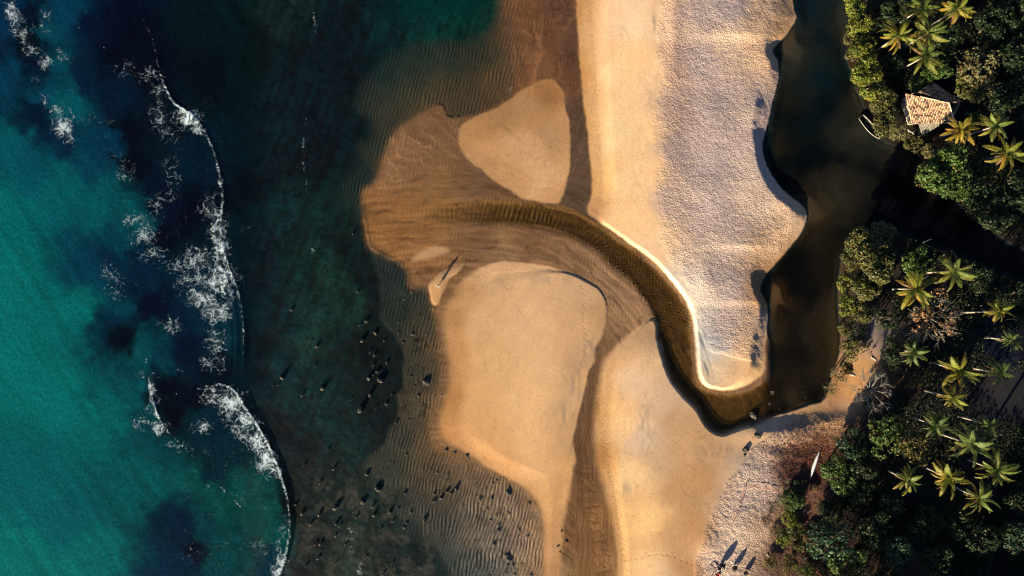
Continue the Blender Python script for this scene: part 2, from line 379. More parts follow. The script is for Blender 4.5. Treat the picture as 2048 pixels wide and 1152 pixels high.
DRYC = """1150 20 184 126 66;1175 20 214 158 96;1210 20 238 192 142;1260 40 240 200 152;1300 40 236 190 138;1160 150 192 132 70;1180 150 226 168 100;1220 150 240 196 142;1270 130 240 190 128;1300 150 238 192 138;1170 260 196 136 72;1190 260 232 178 112;1230 260 242 200 144;1290 260 240 192 134;1180 360 206 146 82;1200 360 236 182 116;1250 360 240 196 138;1300 350 238 190 132;1230 440 234 186 126;1290 440 236 188 130;1300 490 236 192 138;1180 415 190 138 88;
1335 60 226 184 140;1330 20 226 180 134;1345 130 196 156 122;1380 30 196 168 140;1450 40 194 168 144;1540 30 200 164 126;1570 40 190 146 100;1450 80 222 184 140;1520 70 220 178 128;1560 60 176 132 86;1400 120 186 160 138;1340 220 190 156 126;1420 220 196 168 142;1500 250 200 170 140;1350 300 180 152 128;1420 320 192 166 142;1500 330 204 176 144;1345 400 196 164 134;1420 420 200 172 144;1500 420 210 178 142;1570 440 212 172 128;1440 500 212 180 144;1540 495 214 172 124;1560 520 172 124 74;1545 560 158 112 66;1535 600 170 126 80;1450 570 198 170 142;1450 640 198 168 138;1510 650 200 164 124;1500 700 214 170 120;
1375 580 232 206 170;1400 640 200 186 162;1400 680 178 172 156;1412 720 190 178 156;1430 750 220 184 138;1470 760 222 176 122;1510 750 216 166 110;1390 610 236 206 164;
1110 180 148 102 58;1000 240 164 118 72;950 270 174 126 76;980 310 184 136 86;1060 230 170 124 78;1040 300 196 150 100;1120 280 176 132 86;1080 360 208 160 108;1100 395 192 142 90;1020 360 190 140 88;
870 580 206 158 104;870 600 200 146 92;900 545 190 146 100;920 530 170 128 86;840 508 182 138 90;
920 580 188 138 86;990 560 204 158 108;1080 560 208 162 112;1170 590 196 154 108;1205 630 180 138 92;900 640 168 122 72;960 640 206 160 106;1060 640 210 164 114;1160 660 202 156 106;900 720 178 128 76;980 720 208 162 106;1080 720 214 168 114;1170 720 186 144 100;890 800 170 118 66;950 800 212 160 102;1050 800 220 172 114;1140 800 194 152 106;880 860 186 130 74;960 880 214 158 98;1060 880 220 170 112;1130 880 190 146 98;930 910 184 132 78;1000 930 208 152 94;1080 950 220 168 110;1140 950 202 150 92;1100 990 206 152 94;1060 990 186 134 82;1110 1040 196 144 90;1100 1090 190 140 88;1105 1140 176 128 80;
1300 650 190 146 98;1250 680 200 156 108;1300 720 214 172 124;1220 720 214 164 108;1200 760 220 166 104;1190 820 190 132 72;1215 820 234 180 114;1260 760 222 182 138;1310 800 214 174 132;1370 840 200 154 106;1250 850 236 190 130;1290 880 208 174 138;1190 920 174 120 66;1220 940 214 156 90;1260 950 240 194 134;1310 920 202 162 116;1360 900 200 154 104;1400 870 198 150 100;1440 900 196 150 102;1390 960 192 142 90;1350 980 194 146 94;1220 1040 186 130 72;1250 1040 232 180 114;1300 1040 240 190 122;1340 1060 204 154 100;1390 1050 190 138 86;1240 1120 204 150 90;1280 1130 240 192 128;1320 1140 230 186 132;1370 1130 186 134 84;1470 880 200 158 112;1500 870 206 164 116;1545 860 206 170 130;1600 830 200 150 96;1580 850 196 158 118;1650 820 196 150 100;1500 930 200 172 142;1480 1000 214 184 150;1440 1060 218 186 148;1430 1120 214 182 146;1520 1060 206 168 128;1520 990 204 174 142;1560 900 200 160 120;1600 870 190 146 104;1640 850 196 146 96;
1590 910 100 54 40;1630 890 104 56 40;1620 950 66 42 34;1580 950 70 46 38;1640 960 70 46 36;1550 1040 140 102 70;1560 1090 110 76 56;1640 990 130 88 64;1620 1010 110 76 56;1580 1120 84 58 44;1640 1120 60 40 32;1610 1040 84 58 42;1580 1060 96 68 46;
1720 760 198 146 90;1735 740 196 142 88;1700 785 184 130 76;1755 690 180 150 128;1755 660 150 130 116;1690 810 190 150 112;1745 730 200 150 96;1675 790 150 100 60;
1800 800 34 32 28;1780 600 30 28 25;1900 850 26 25 24;1980 790 44 42 42;2040 790 42 40 40;1930 790 30 28 28;1765 745 34 32 30;1775 785 32 30 28;1740 830 34 32 30;1780 720 30 28 26;1830 300 34 28 22;1900 200 40 38 36;1950 60 24 22 18;1800 100 30 26 20;1980 690 36 38 46;1850 980 34 32 32;1950 1080 24 22 20;1750 1000 28 24 22;1700 100 40 32 20;1780 200 28 24 20;2000 350 24 22 18;1720 500 40 34 24;1730 560 36 30 22;1725 600 60 50 38;1700 640 40 34 24;1760 560 40 36 30;1780 850 30 28 26;1760 900 28 26 24;1690 900 40 30 24;1700 1000 30 24 22;1680 1060 34 26 22;1640 1090 60 40 30;1860 480 24 22 20;1950 540 24 22 20;2040 600 24 22 20;1900 620 30 28 24;1850 700 28 26 24;1940 740 30 28 28;2040 900 24 22 20;1840 820 34 34 40;1730 330 30 24 16"""  # dark points put the grove's shade into the forest floor colour
LAGC = """1616 25 12 28 30;1645 25 22 32 30;1678 42 40 40 32;1687 83 46 42 32;1649 71 10 25 26;1670 100 14 24 22;1603 54 32 35 28;1574 83 64 52 34;1603 108 50 46 34;1582 133 42 40 30;1637 117 26 34 30;1645 158 10 26 28;1603 175 22 28 24;1574 200 28 26 16;1687 175 8 18 18;1687 140 16 26 24;1645 208 4 16 18;1582 233 10 16 14;1612 250 6 16 16;1716 196 42 36 24;1695 233 32 32 24;1666 271 36 37 28;1699 287 46 43 32;1753 292 38 38 28;1791 317 44 38 28;1820 329 46 36 22;1707 267 42 40 30;1753 275 20 22 18;1640 285 20 22 18;1624 304 6 10 10;1570 283 14 18 14;1549 292 40 32 18;1603 333 4 7 8;1560 330 10 12 10;1640 325 4 7 8;1687 321 6 9 9;1737 342 10 12 10;1778 367 8 8 8;1603 375 14 14 10;1570 365 12 16 16;1637 367 38 33 22;1687 358 42 37 26;1720 367 36 32 22;1645 396 50 42 26;1695 396 46 40 26;1745 387 30 28 20;1603 396 70 54 32;1628 425 62 48 28;1678 437 36 32 20;1720 429 22 20 14;1753 417 10 10 10;1637 462 42 34 18;1687 467 18 17 12;1621 475 36 28 16;1656 475 28 23 14;1604 527 9 9 6;1580 540 10 9 6;1639 527 26 22 14;1667 544 30 25 14;1587 579 6 7 5;1621 596 14 13 9;1649 620 44 35 22;1667 648 48 38 22;1569 631 9 9 6;1549 631 60 42 22;1587 666 24 20 13;1632 676 42 34 20;1667 690 50 38 20;1569 700 20 17 10;1597 711 20 17 11;1639 735 42 33 18;1562 735 28 22 13;1615 759 28 22 13;1569 752 34 26 14;1535 752 34 26 12;1545 780 12 10 6;1590 773 36 28 15;1597 791 52 40 24;1552 815 30 24 14;1521 787 44 32 12;1639 787 20 16 10;1552 607 90 62 34;1550 670 50 36 20;1850 440 3 4 8;1980 520 3 4 8;1800 400 5 5 8;1900 480 3 4 8"""  # closing near-black points paint the forest's shade over the inlet water

def cps(s):
    return np.array([[float(v) for v in q.split()] for q in s.replace('\n', ' ').split(';') if q.strip()])

def cp_field(s, soft=14.0, power=2.2):
    c = cps(s)
    L = lin(c[:, 2:])
    num = np.zeros(cgx.shape + (3,), np.float32); den = np.zeros(cgx.shape, np.float32)
    wx = cgx + 34 * fbm(cgx / 60, cgy / 60, 3, 3); wy = cgy + 34 * fbm(cgx / 60, cgy / 60, 31, 3)
    for k in range(len(c)):
        w = 1.0 / ((wx - c[k, 0]) ** 2 + (wy - c[k, 1]) ** 2 + soft ** 2) ** power * 1e6
        num += w[..., None] * L[k]; den += w
    return num / den[..., None]

F = {k: poly_sd(v) for k, v in dict(dune=DUNE, beach=BEACH_S, forest=FOREST_N, isle1=ISLE1, isle2=ISLE2, spit=SPIT, bar=BAR, coast=COAST, river=RIVER, apn=APRON_N, aps=APRON_S).items()}
CF = {k: cp_field(v, sf) for k, v, sf in (('uw', UW, 14), ('sand', SANDUW, 20), ('wet', WETC, 24), ('dry', DRYC, 26), ('lag', LAGC, 18))}
riv_d, riv_s, riv_run, riv_len = line_field(RIVC)

# ---------------------------------------------------------------- terrain heights and colours
def fields(gx, gy):
    """height, colour, and material masks of the ground at photo pixels gx, gy"""
    n1 = fbm(gx / 24, gy / 24, 11, 4); n2 = fbm(gx / 8, gy / 8, 12, 3); n3 = fbm(gx / 90, gy / 90, 13, 3)
    wx = gx + 7 * fbm(gx / 16, gy / 16, 21, 3); wy = gy + 7 * fbm(gx / 16, gy / 16, 22, 3)
    sx = gx + 2.2 * fbm(gx / 9, gy / 9, 23, 2); sy = gy + 2.2 * fbm(gx / 9, gy / 9, 24, 2)
    S = lambda k, a=sx, b=sy: sample(F[k], a, b)
    C = lambda k: np.stack([sample(CF[k][..., i], gx, gy) for i in range(3)], -1)
    shp = gx.shape
    # sea bed: falls away to the left, reef flat near the shore
    z = -0.32 - 2.6 * ss(520, 330, gx + 40 * n3) - 8 * ss(200, -3000, gx)
    z = z + 0.16 * n1 + 0.05 * n2
    col = C('uw') / GAIN * np.array([1.15, 1.08, 0.84])
    n4 = fbm(gx / 3.6, gy / 3.6, 14, 2)
    mott = (1 + 1.1 * n1 + 1.2 * n2 + 1.1 * n4) * (1 - 0.6 * ss(0.14, 0.24, fbm(gx / 13, gy / 13, 15, 3)))
    streak = fbm((gx * 0.82 + gy * 0.3) / 7, (gy * 0.9 - gx * 0.3) / 90, 41, 3)
    mott = mott * (1 + 1.7 * streak * ss(440, 520, gx))
    col = col * np.clip(mott, 0.25, 2.2)[..., None]
    bot = ss(900, 990, gy) * ss(575, 620, gx)
    pm = ss(0.02, 0.16, fbm(gx / 22, gy / 22, 18, 4) + 0.05) * bot
    col = col + (alb(66, 62, 50) * np.clip(1 + 1.6 * n2 + 1.4 * n4, 0.3, 2.2)[..., None] - col) * (0.75 * pm)[..., None]
    rip = np.full(shp, 0.07); rough = np.zeros(shp); wet = np.ones(shp)

    def lay(m, zz=None, cc=None, **kw):
        nonlocal z, col, rip, rough, wet
        if zz is not None: z = z + (zz - z) * m
        if cc is not None: col = col + (cc - col) * m[..., None]
        if 'rip' in kw: rip = rip + (kw['rip'] - rip) * m
        if 'rough' in kw: rough = rough + (kw['rough'] - rough) * m
        if 'wet' in kw: wet = wet + (kw['wet'] - wet) * m
    # sand under shallow water
    csand = C('sand') / GAIN * (1.08 + 0.45 * n2 + 0.5 * n4 - 0.55 * ss(0.17, 0.25, fbm(gx / 9, gy / 9, 16, 3)) * ss(500, 640, gy))[..., None]
    apn = S('apn', wx, wy); aps = S('aps', wx, wy); coast = sample(F['coast'], sx + 5 * n1, sy + 5 * n1) + 3 * n2
    d_c = np.clip(coast, 0, 400)
    lay(ss(40, -40, apn), -0.04 - 0.0011 * d_c + 0.03 * n1, None)
    lay(ss(40, -40, aps), -0.03 - 0.0012 * d_c + 0.04 * n1, None)
    lay(ss(10, -26, apn), None, csand, rip=1.0)
    ab = 5 + 20 * ss(900, 960, gy)
    lay(ss(ab, -ab * 1.6, aps + 26 * n1 * ss(900, 960, gy)), None, csand, rip=1.0)
    # rippled flats with pools at the bottom
    flat = ss(60, 0, np.hypot((gx - 1010) / 1.1, (gy - 1070) / 1.15) - 75) * ss(8, -10, aps)
    rid = vnoise((gx + 14 * n1) / 8, (gy + gx * 0.25) / 26, 51); 
    lay(flat, 0.02 + 0.05 * n1 + 0.10 * (np.abs(rid * 2 - 1) - 0.4), None, rip=1.6)
    # wet sand
    cw = C('wet') / GAIN
    st_r = sample(riv_run, gx, gy); st_d = sample(riv_s, gx, gy)
    s_flow = vnoise(st_r / 46, (st_d + 9 * n1 + 14 * n3) / 3.6, 61) - 0.5
    s_flow2 = vnoise(st_r / 30 + 9, (st_d + 26 * n1) / 9, 62) - 0.5
    braid = 1 - np.abs(2 * vnoise((st_r + 12 * n1) / 75, (st_d + 12 * n1 + 10 * n3) / 13, 65) - 1)
    s_flow = s_flow - 0.5 * ss(0.84, 0.99, braid)
    chan = ss(1140, 1160, gx) * ss(670, 760, gy)
    fan = ss(720, 760, gy * 0 + gx) * ss(390, 330, gy)
    th_ = np.arctan2(gy - 440, gx - 1100) * 40 + 4 * n1 + 4 * n3
    rd_ = np.hypot(gx - 1100, gy - 440)
    s_fan = vnoise(th_, rd_ / 46, 63) - 0.5 + 1.1 * ss(0.88, 0.99, 1 - np.abs(2 * vnoise(th_ * 0.6 + 3, rd_ / 60, 66) - 1)) * ss(150, 330, rd_)
    s_ch = vnoise((gx + 8 * n1) / 4, gy / 45, 64) - 0.5
    stv = (s_flow * 0.35 + s_flow2 * 0.22) * (1 - chan) * (1 - 0.7 * fan) + s_ch * 0.4 * chan + s_fan * 0.28 * fan
    mcoast = ss(2, -3, coast)
    wide = np.clip(ss(860, 940, gy) + ss(200, 140, gy) * ss(940, 1000, gx), 0, 1)
    mcoast = mcoast + (ss(26, -34, coast + 20 * n1) - mcoast) * wide
    lay(mcoast, 0.05 + 0.02 * n1 + 0.05 * stv + 0.0006 * np.clip(-coast, 0, 150), None, rip=0.2)
    mcc = ss(10, -16, coast + 16 * n1)
    mcc = mcc + (ss(34, -40, coast + 30 * n1) - mcc) * wide
    lay(mcc, None, cw * np.clip(1 + 1.5 * stv + 0.2 * n2 + 0.25 * n4, 0.4, 1.9)[..., None])
    lip = np.exp(-((coast + 3) / 3.0) ** 2) * mcoast
    z = z + 0.03 * lip * (1 - wide)
    # river bed with big standing ripples
    rv = S('river')
    dep = (0.45 * ss(0, -30, rv) + 0.55 * ss(0, -14, rv) * ss(1260, 1330, gx)) * ss(845, 1000, gx)
    lay(ss(3, -9, rv + 9 * n1) * ss(840, 1010, gx), None, np.clip(alb(106, 72, 32) * (1 + 0.6 * s_flow + 0.9 * n2)[..., None], 0.004, 0.9), rip=0.25)
    lay(ss(6, -14, rv) * ss(840, 900, gx), 0.03 - 0.26 * dep + 0.05 * n1)
    inr = ss(4, -6, rv)
    rr = st_r + 7 * fbm(gx / 30, gy / 30, 111, 2) + 0.15 * st_d
    am = 0.15 * np.exp(-((st_r - 560) / 70) ** 2) * np.exp(-((st_d - 3) / 13) ** 2) + 0.09 * np.exp(-((st_r - 680) / 60) ** 2) * np.exp(-((st_d + 2) / 14) ** 2) + 0.10 * np.exp(-((st_r - 430) / 45) ** 2) * np.exp(-((st_d - 6) / 12) ** 2)
    am = am * np.clip(0.1 + 1.5 * vnoise(st_r / 34, st_d / 22, 112), 0, 1.3)
    z = z + inr * am * np.sin(rr * 2 * np.pi / 9.5) * ss(840, 880, gx)
    z = z + inr * 0.045 * ss(120, 200, st_r) * ss(470, 380, st_r) * np.sin((st_r + 0.9 * st_d + 14 * n1) * 2 * np.pi / 7) * (0.3 + vnoise(st_r / 25, st_d / 12, 113))
    z = z + inr * 0.036 * ss(120, 200, st_r) * ss(470, 380, st_r) * np.sin((st_r * 0.9 - 1.0 * st_d + 14 * n1) * 2 * np.pi / 8)
    # rills that drain out of the beach at the bottom
    redge = np.interp(gy, [880, 930, 1000, 1080, 1152, 1300], [1172, 1180, 1200, 1218, 1228, 1234])
    rl = 1 - np.abs(2 * vnoise((gx + 20 * n1) / 30, (gy + 10 * n1 + gx * 0.12) / 5.5, 71) - 1)
    rl2 = 1 - np.abs(2 * vnoise((gx + 10 * n1) / 12, (gy + 16 * n1) / 9, 72) - 1)
    band = ss(redge - 50, redge - 25, gx) * ss(redge + 6, redge - 10, gx) * ss(915, 950, gy)
    rills = np.clip(ss(0.72, 0.95, rl) + 0.7 * ss(0.8, 0.97, rl2), 0, 1) * band

    # dry bars and beaches
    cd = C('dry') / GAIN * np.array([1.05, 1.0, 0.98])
    n5 = fbm((gx * 0.8 + gy * 0.6) / 16, (gy * 0.8 - gx * 0.6) / 60, 17, 3)
    fine = (1 + 0.14 * n1 + 0.10 * n2 + 0.12 * n3 + 0.09 * n5 + 0.10 * n4)[..., None]
    def bank(k, h, w, cw2, soft, wetv=0.0, pre=None):
        sd = S(k)
        m = ss(1.5, -1.5, sd)
        lay(m, np.maximum(h * ss(0, -w, sd) + 0.06, z), None)
        mc = ss(cw2, -soft, sd + 6 * n1)
        lay(mc, None, cd * fine, rip=0.02, wet=wetv)
        return sd
    i1 = bank('isle1', 0.09 + 0.03 * n3, 70, 1.0, 5.0, 0.25)
    i2w = 3.0 + 75 * ss(1130, 930, gx + 0.2 * gy - 130 - 0.0 * n1) + 60 * ss(880, 960, gy)
    i2 = bank('isle2', 0.20 + 0.05 * n3, i2w, 1.0, 4 + 14 * ss(1000, 880, gx) + 10 * ss(900, 1000, gy), 0.25)
    col = col * (1 + 0.09 * ss(0, -20, i2) + 0.04 * ss(0, -20, i1))[..., None]
    bank('spit', 0.12, 6, 1.0, 3.0, 0.2)
    bank('bar', 0.03, 8, 3.0, 8.0, 0.6)
    bs = S('beach')
    wv = 4 + 60 * ss(1300, 1210, gx) + 70 * ss(1500, 1545, gx) * ss(900, 800, gy)
    hb = 0.10 + 0.62 * ss(1195, 1330, gx) + 1.0 * ss(1560, 1800, gx) + 0.25 * n3 * ss(1330, 1450, gx)
    hb = hb * (0.45 + 0.55 * ss(640, 720, gy))
    m = ss(1.0, -2.0, bs)
    lay(m, np.maximum(0.04 + hb * ss(1, -wv, bs), np.where(gx < 1300, z, -9)), None)
    lay(ss(2, -4 - 16 * ss(1290, 1190, gx), bs + 6 * n1 * ss(1300, 1200, gx)), None, cd * fine, rip=0.02, wet=0.1)
    lay(rills * 0.75, z - 0.05, alb(112, 72, 38) * np.ones(shp + (1,)), wet=1)
    dn = S('dune')
    hd = 0.16 + 0.85 * ss(1150, 1330, gx) + (0.5 * n3 + 0.08 * n1) * ss(1330, 1400, gx)
    wdn = 7 + 70 * ss(1300, 1190, gx) * ss(450, 400, gy) + 50 * ss(1440, 1540, gx) * np.interp(gy + 20 * n1, [-100, 50, 95, 140, 200, 240, 300, 420, 480, 540, 580, 630, 690, 1200], [1, 1, .35, .35, 1, 1, .45, .45, 1, 1, .45, .45, 1, 1])
    m = ss(1.0, -2.0, dn)
    lay(m, np.maximum(0.04 + hd * ss(1, -wdn, dn), np.where(gx < 1300, z, -9)), None)
    lay(ss(1.5, -5, dn + 4 * n1), None, cd * fine, rip=0.02, wet=0.0)
    fn = S('forest', wx, wy)
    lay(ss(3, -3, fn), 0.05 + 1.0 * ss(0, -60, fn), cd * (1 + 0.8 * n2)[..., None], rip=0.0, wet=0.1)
    # mounds and ridges of the blown sand
    for (x, y, rx, h, rs, rn) in ((1480, 489, 62, 0.34, 10, 45), (1470, 600, 52, 0.32, 9, 40), (1470, 70, 85, 0.45, 13, 55)):
        dy = gy + 6 * n1 - y
        z = z + h * np.exp(-((gx - x) / rx) ** 2 - (dy / np.where(dy > 0, rs, rn)) ** 2) * ss(0, -14, dn)
    for (x, y, rx, ry, h) in ((1525, 118, 26, 26, 0.32), (1508, 318, 26, 44, 0.22), (1565, 400, 40, 22, 0.28), (1590, 432, 22, 30, 0.1), (1345, 60, 14, 80, 0.3), (1430, 255, 45, 55, 0.3), (1400, 380, 40, 40, 0.25), (1505, 220, 34, 30, 0.35), (1440, 560, 50, 26, 0.25), (1520, 590, 12, 20, 0.4), (1480, 680, 50, 30, 0.25), (1408, 560, 16, 40, 0.2),
                             (1520, 940, 60, 30, 0.35), (1415, 1085, 22, 26, 0.35), (1480, 1040, 50, 40, 0.3), (1570, 870, 60, 16, 0.4), (1590, 845, 50, 8, -0.12), (1540, 905, 22, 14, 0.35)):
        z = z + h * np.exp(-((gx - x) / rx) ** 2 - ((gy - y) / ry) ** 2) * np.maximum(ss(0, -14, dn), ss(0, -14, bs))
    # trampled soft sand
    tb = np.interp(gy, [-100, 0, 110, 150, 230, 280, 330, 400, 440, 480, 520, 560, 590, 640, 680, 705, 740, 800], [1370, 1330, 1312, 1322, 1318, 1308, 1318, 1312, 1320, 1325, 1340, 1365, 1387, 1402, 1412, 1430, 1600, 1700])
    tr = ss(-12, 14, gx - tb + 26 * n1) * ss(0, -14, dn) * ss(738, 716, gy + 6 * n1) * ss(1600, 1570, gx + 0 * gy)
    tr = tr * (1 - 0.9 * ss(0, 30, gx - 1530) * ss(500, 520, gy)) * (1 - 0.6 * ss(1550, 1580, gx) * ss(90, 60, gy))
    tb2 = np.interp(gy, [820, 850, 880, 900, 930, 960, 1000, 1040, 1080, 1120, 1160, 1300], [1640, 1560, 1525, 1500, 1478, 1455, 1432, 1415, 1402, 1393, 1388, 1380])
    tr2 = ss(-5, 7, gx - tb2 + 14 * n1) * ss(0, -10, bs) * ss(820, 850, gy) * ss(1760, 1690, gx)
    rough = np.maximum(rough, np.maximum(tr, tr2 * 1.75))
    lump = fbm(gx / 7, gy / 7, 81, 2)
    col = col * (1 - np.clip(rough, 0, 1)[..., None] * np.array([0.09, 0.085, 0.0]))
    z = z + 0.10 * lump * rough
    # faint tide lines, thin drainage threads and scattered wrack on the smooth sand
    smooth_ = np.clip(1 - rough, 0, 1) * np.maximum(np.maximum(ss(-4, -14, bs) * ss(1500, 1440, gx), ss(-4, -14, dn)), np.maximum(ss(-4, -14, i2), ss(-4, -14, i1)))
    sdm = np.minimum(np.minimum(bs, dn), np.minimum(i1, i2))
    fr = (-sdm + 40 * n3 + 14 * n1) / 17.0
    tl = ss(0.80, 0.97, 1 - np.abs(2 * (fr - np.floor(fr)) - 1)) * ss(0.35, 0.6, vnoise(gx / 40, gy / 40, 141))
    th = ss(0.93, 0.99, 1 - np.abs(2 * vnoise((gx + 26 * n1) / 26, (gy + 20 * n1) / 60, 142) - 1)) * ss(0.4, 0.65, vnoise(gx / 60, gy / 60, 143))
    spk = (hash2(np.floor(gx / 2), np.floor(gy / 2), 144) > 0.9982) * 1.0
    col = col * (1 - smooth_ * np.clip(0.09 * tl + 0.11 * th + 0.45 * spk, 0, 0.6))[..., None]
    z = z - 0.012 * smooth_ * th
    # grey mineral streaks on the spit and the islands
    gs = vnoise((gx * 0.94 - gy * 0.34) / 5, (gy * 0.94 + gx * 0.34) / 30, 91)
    band2 = np.exp(-((gx - np.interp(gy, [560, 600, 650, 700, 740, 770], [1360, 1382, 1398, 1404, 1410, 1425])) / 9.0) ** 2) * ss(600, 640, gy) * ss(770, 740, gy)
    lay(np.clip(ss(0.45, 0.75, gs) * band2, 0, 1) * 0.75, None, alb(96, 104, 100) * np.ones(shp + (1,)))
    for (x, y, rx, ry, a) in ((1180, 700, 14, 30, .5), (1150, 770, 16, 40, .4), (1130, 830, 16, 30, .35), (1100, 560, 40, 14, .3), (1290, 840, 16, 60, .35), (1430, 898, 34, 12, .5), (1255, 975, 16, 16, .35), (1306, 50, 5, 18, .6), (1320, 1005, 6, 16, .4), (1338, 1140, 6, 18, .5)):
        g2 = np.exp(-((gx - x) / rx) ** 2 - ((gy - y) / ry) ** 2) * ss(0.35, 0.7, vnoise(gx / 6, gy / 14, 92))
        lay(a * g2, None, alb(110, 104, 92) * np.ones(shp + (1,)))
    # wet smudges round the rocks and at the foot of isle2
    for (x, y, rx, ry, a) in ((905, 590, 16, 12, .6), (915, 575, 10, 8, .4), (1060, 1005, 16, 10, .6), (925, 920, 26, 8, .55), (893, 742, 18, 30, .3)):
        g2 = np.exp(-((gx - x) / rx) ** 2 - ((gy - y) / ry) ** 2)
        lay(a * g2, None, alb(122, 84, 50) * np.ones(shp + (1,)), wet=0.8)
    # footprints
    fp = []
    for pts in ([(1188, 775), (1200, 830), (1208, 880), (1216, 930), (1226, 980), (1236, 1040), (1247, 1090), (1255, 1152)], [(1165, 570), (1168, 600), (1166, 640), (1170, 690), (1160, 740)], [(1250, 1120), (1290, 1108), (1320, 1104), (1350, 1112), (1385, 1126)]):
        sp = spline(pts, False, 30)
        L = np.concatenate([[0], np.cumsum(np.hypot(*np.diff(sp, axis=0).T))])
        for i, s in enumerate(np.arange(0, L[-1], 6.5)):
            fp.append((np.interp(s, L, sp[:, 0]) + (1.6 if i % 2 else -1.6), np.interp(s, L, sp[:, 1]) + random.uniform(-1, 1)))
    # lagoon bed
    lag_m = (bs > 0) & (dn > 0) & (fn > 0) & (gx > 1500)
    bl = np.minimum(np.minimum(bs, dn), fn)
    lag = np.where(gx > 1500, ss(-1, 4, bl), 0) * ss(1520, 1560, gx + 0 * gy)
    cl = C('lag') / GAIN
    cl = cl * 0.94
    lum = cl.sum(-1)
    lay(lag, -0.12 - 1.3 * ss(0.06, 0.005, lum) * ss(0, 30, bl), np.clip(cl * 2.2 * (1 + 0.3 * n1)[..., None], 0.004, 0.5), rip=0.1, wet=1)
    return dict(z=z, col=np.clip(col, 0.0015, 0.85), rip=rip, rough=rough, wet=wet, coast=coast, rv=rv, dn=dn, bs=bs, fn=fn, lag=lag, apn=apn, aps=aps, fp=fp, bl=bl, n1=n1, i1=i1, i2=i2)

xs_t = np.concatenate([grid_axis(0, 1, 1)[:0], np.arange(-80, 440, 8), np.arange(440, 2141, 2)]).astype(float)
def stretch(a, far=30000, g=1.4, s0=10):
    s = s0; x = a[-1]; post = []
    while x < far: x += s; post.append(x); s *= g
    s = s0; x = a[0]; pre = []
    while x > -far: x -= s; pre.append(x); s *= g
    return np.array(pre[::-1] + list(a) + post)
xs_t = stretch(xs_t)
ys_t = stretch(np.arange(-60, 1213, 2).astype(float))
gx, gy = np.meshgrid(xs_t, ys_t)
T = fields(gx, gy)
Z = T['z']
for (x, y) in T['fp']:
    i = np.searchsorted(xs_t, x); j = np.searchsorted(ys_t, y)
    if 0 < i < len(xs_t) - 1 and 0 < j < len(ys_t) - 1:
        Z[j, i] -= 0.07
def ground_z(px, py):
    i = int(np.clip(np.searchsorted(xs_t, px), 0, len(xs_t) - 1)); j = int(np.clip(np.searchsorted(ys_t, py), 0, len(ys_t) - 1))
    return float(Z[j, i])

# ground material: vertex colour = ground tone, with forest and inlet shade painted in; nodes add grain and relief
t = NT('sand_and_seabed')
c0 = t.coord()
grain = t.noise(c0, 4.0, 4, 0.75)
gm = t.ramp(grain, 0.25, 0.75, 0.80, 1.20)
basec = t.mixc(1.0, t.attr('Col', 'Color'), gm, 'MULTIPLY')
speck = t.ramp(t.noise(t.coord(loc=(5, 3, 0)), 2.3, 2, 0.6), 0.70, 0.78, 0.0, 0.35)
basec = t.mixc(t.math('MULTIPLY', speck, t.attr('rough')), basec, (0.10, 0.08, 0.06))
tram = t.noise(c0, 3.2, 3.0, 0.6, 0.5)
h1 = t.math('MULTIPLY', t.math('MULTIPLY', tram, 0.25), t.attr('rough'))
wvt = t.n('TexWave'); wvt.inputs['Scale'].default_value = 0.43; wvt.inputs['Distortion'].default_value = 11.0; wvt.inputs['Detail'].default_value = 2.0; wvt.inputs['Detail Scale'].default_value = 0.33; wvt.inputs['Detail Roughness'].default_value = 0.6
t.l(t.coord(rot=0.30), wvt.inputs['Vector'])
big = t.ramp(t.noise(c0, 0.22, 2, 0.5), 0.32, 0.62, 0.12, 0.48)
rp = t.math('ADD', t.math('MULTIPLY', wvt.outputs['Fac'], big), t.math('MULTIPLY', tram, 0.55))
h2 = t.math('MULTIPLY', t.math('MULTIPLY', rp, 0.24), t.attr('rip'))
h3 = t.math('MULTIPLY', grain, 0.010)
hh = t.math('ADD', t.math('ADD', h1, h2), h3)
nb = t.bump(hh, 1.0, 1.0)
ro = t.math('MULTIPLY_ADD', t.attr('wet'), -0.45, 0.95)
sh = t.bsdf(Base_Color=basec, Roughness=ro, Normal=nb)
t.l(t.math('MULTIPLY_ADD', t.attr('wet'), 0.04, 0.08), sh.node.inputs['Specular IOR Level'])
GROUND_MAT = t.done(sh)
ground = grid_mesh('ground', xs_t, ys_t, Z, dict(Col=T['col'], rip=T['rip'], rough=T['rough'], wet=T['wet']), GROUND_MAT)
tag(ground, 'sand bars, beach and dark reef bed', None, kind='structure')

# ---------------------------------------------------------------- water
xs_w = stretch(np.arange(-80, 2141, 2.5).astype(float)); ys_w = stretch(np.arange(-60, 1213, 2.5).astype(float))
gx, gy = np.meshgrid(xs_w, ys_w)
W = fields(gx, gy)
zb = W['z']
depth = np.clip(-zb, 0, 20)
C = lambda k: np.stack([sample(CF[k][..., i], gx, gy) for i in range(3)], -1)
nA = fbm(gx / 20, gy / 20, 101, 3); nB = fbm(gx / 7, gy / 7, 102, 3)
ex = gx + 46 * fbm(gx / 22, gy / 22, 131, 4); ey = gy + 46 * fbm(gx / 22, gy / 22, 132, 4)
wcol = np.stack([sample(CF['uw'][..., i], ex, ey) for i in range(3)], -1) / GAIN
swell = fbm((gx * 0.85 - gy * 0.53) / 14, (gy * 0.85 + gx * 0.53) / 130, 133, 3)
reef = fbm(gx / 9, gy / 9, 134, 4)
wcol = wcol * np.clip(1 + 0.55 * swell + 0.5 * reef * ss(60, 260, gx), 0.4, 1.6)[..., None] * (np.array([0.75, 1.03, 0.92]) * (1 + 0.15 * ss(260, 120, gx))[..., None])
shore = ss(430, 560, gx + 60 * nA)
op = 0.97 - 0.75 * shore
op = np.where(gx > 620, np.minimum(op, 0.06 + 1 - np.exp(-depth * 1.1)), op)
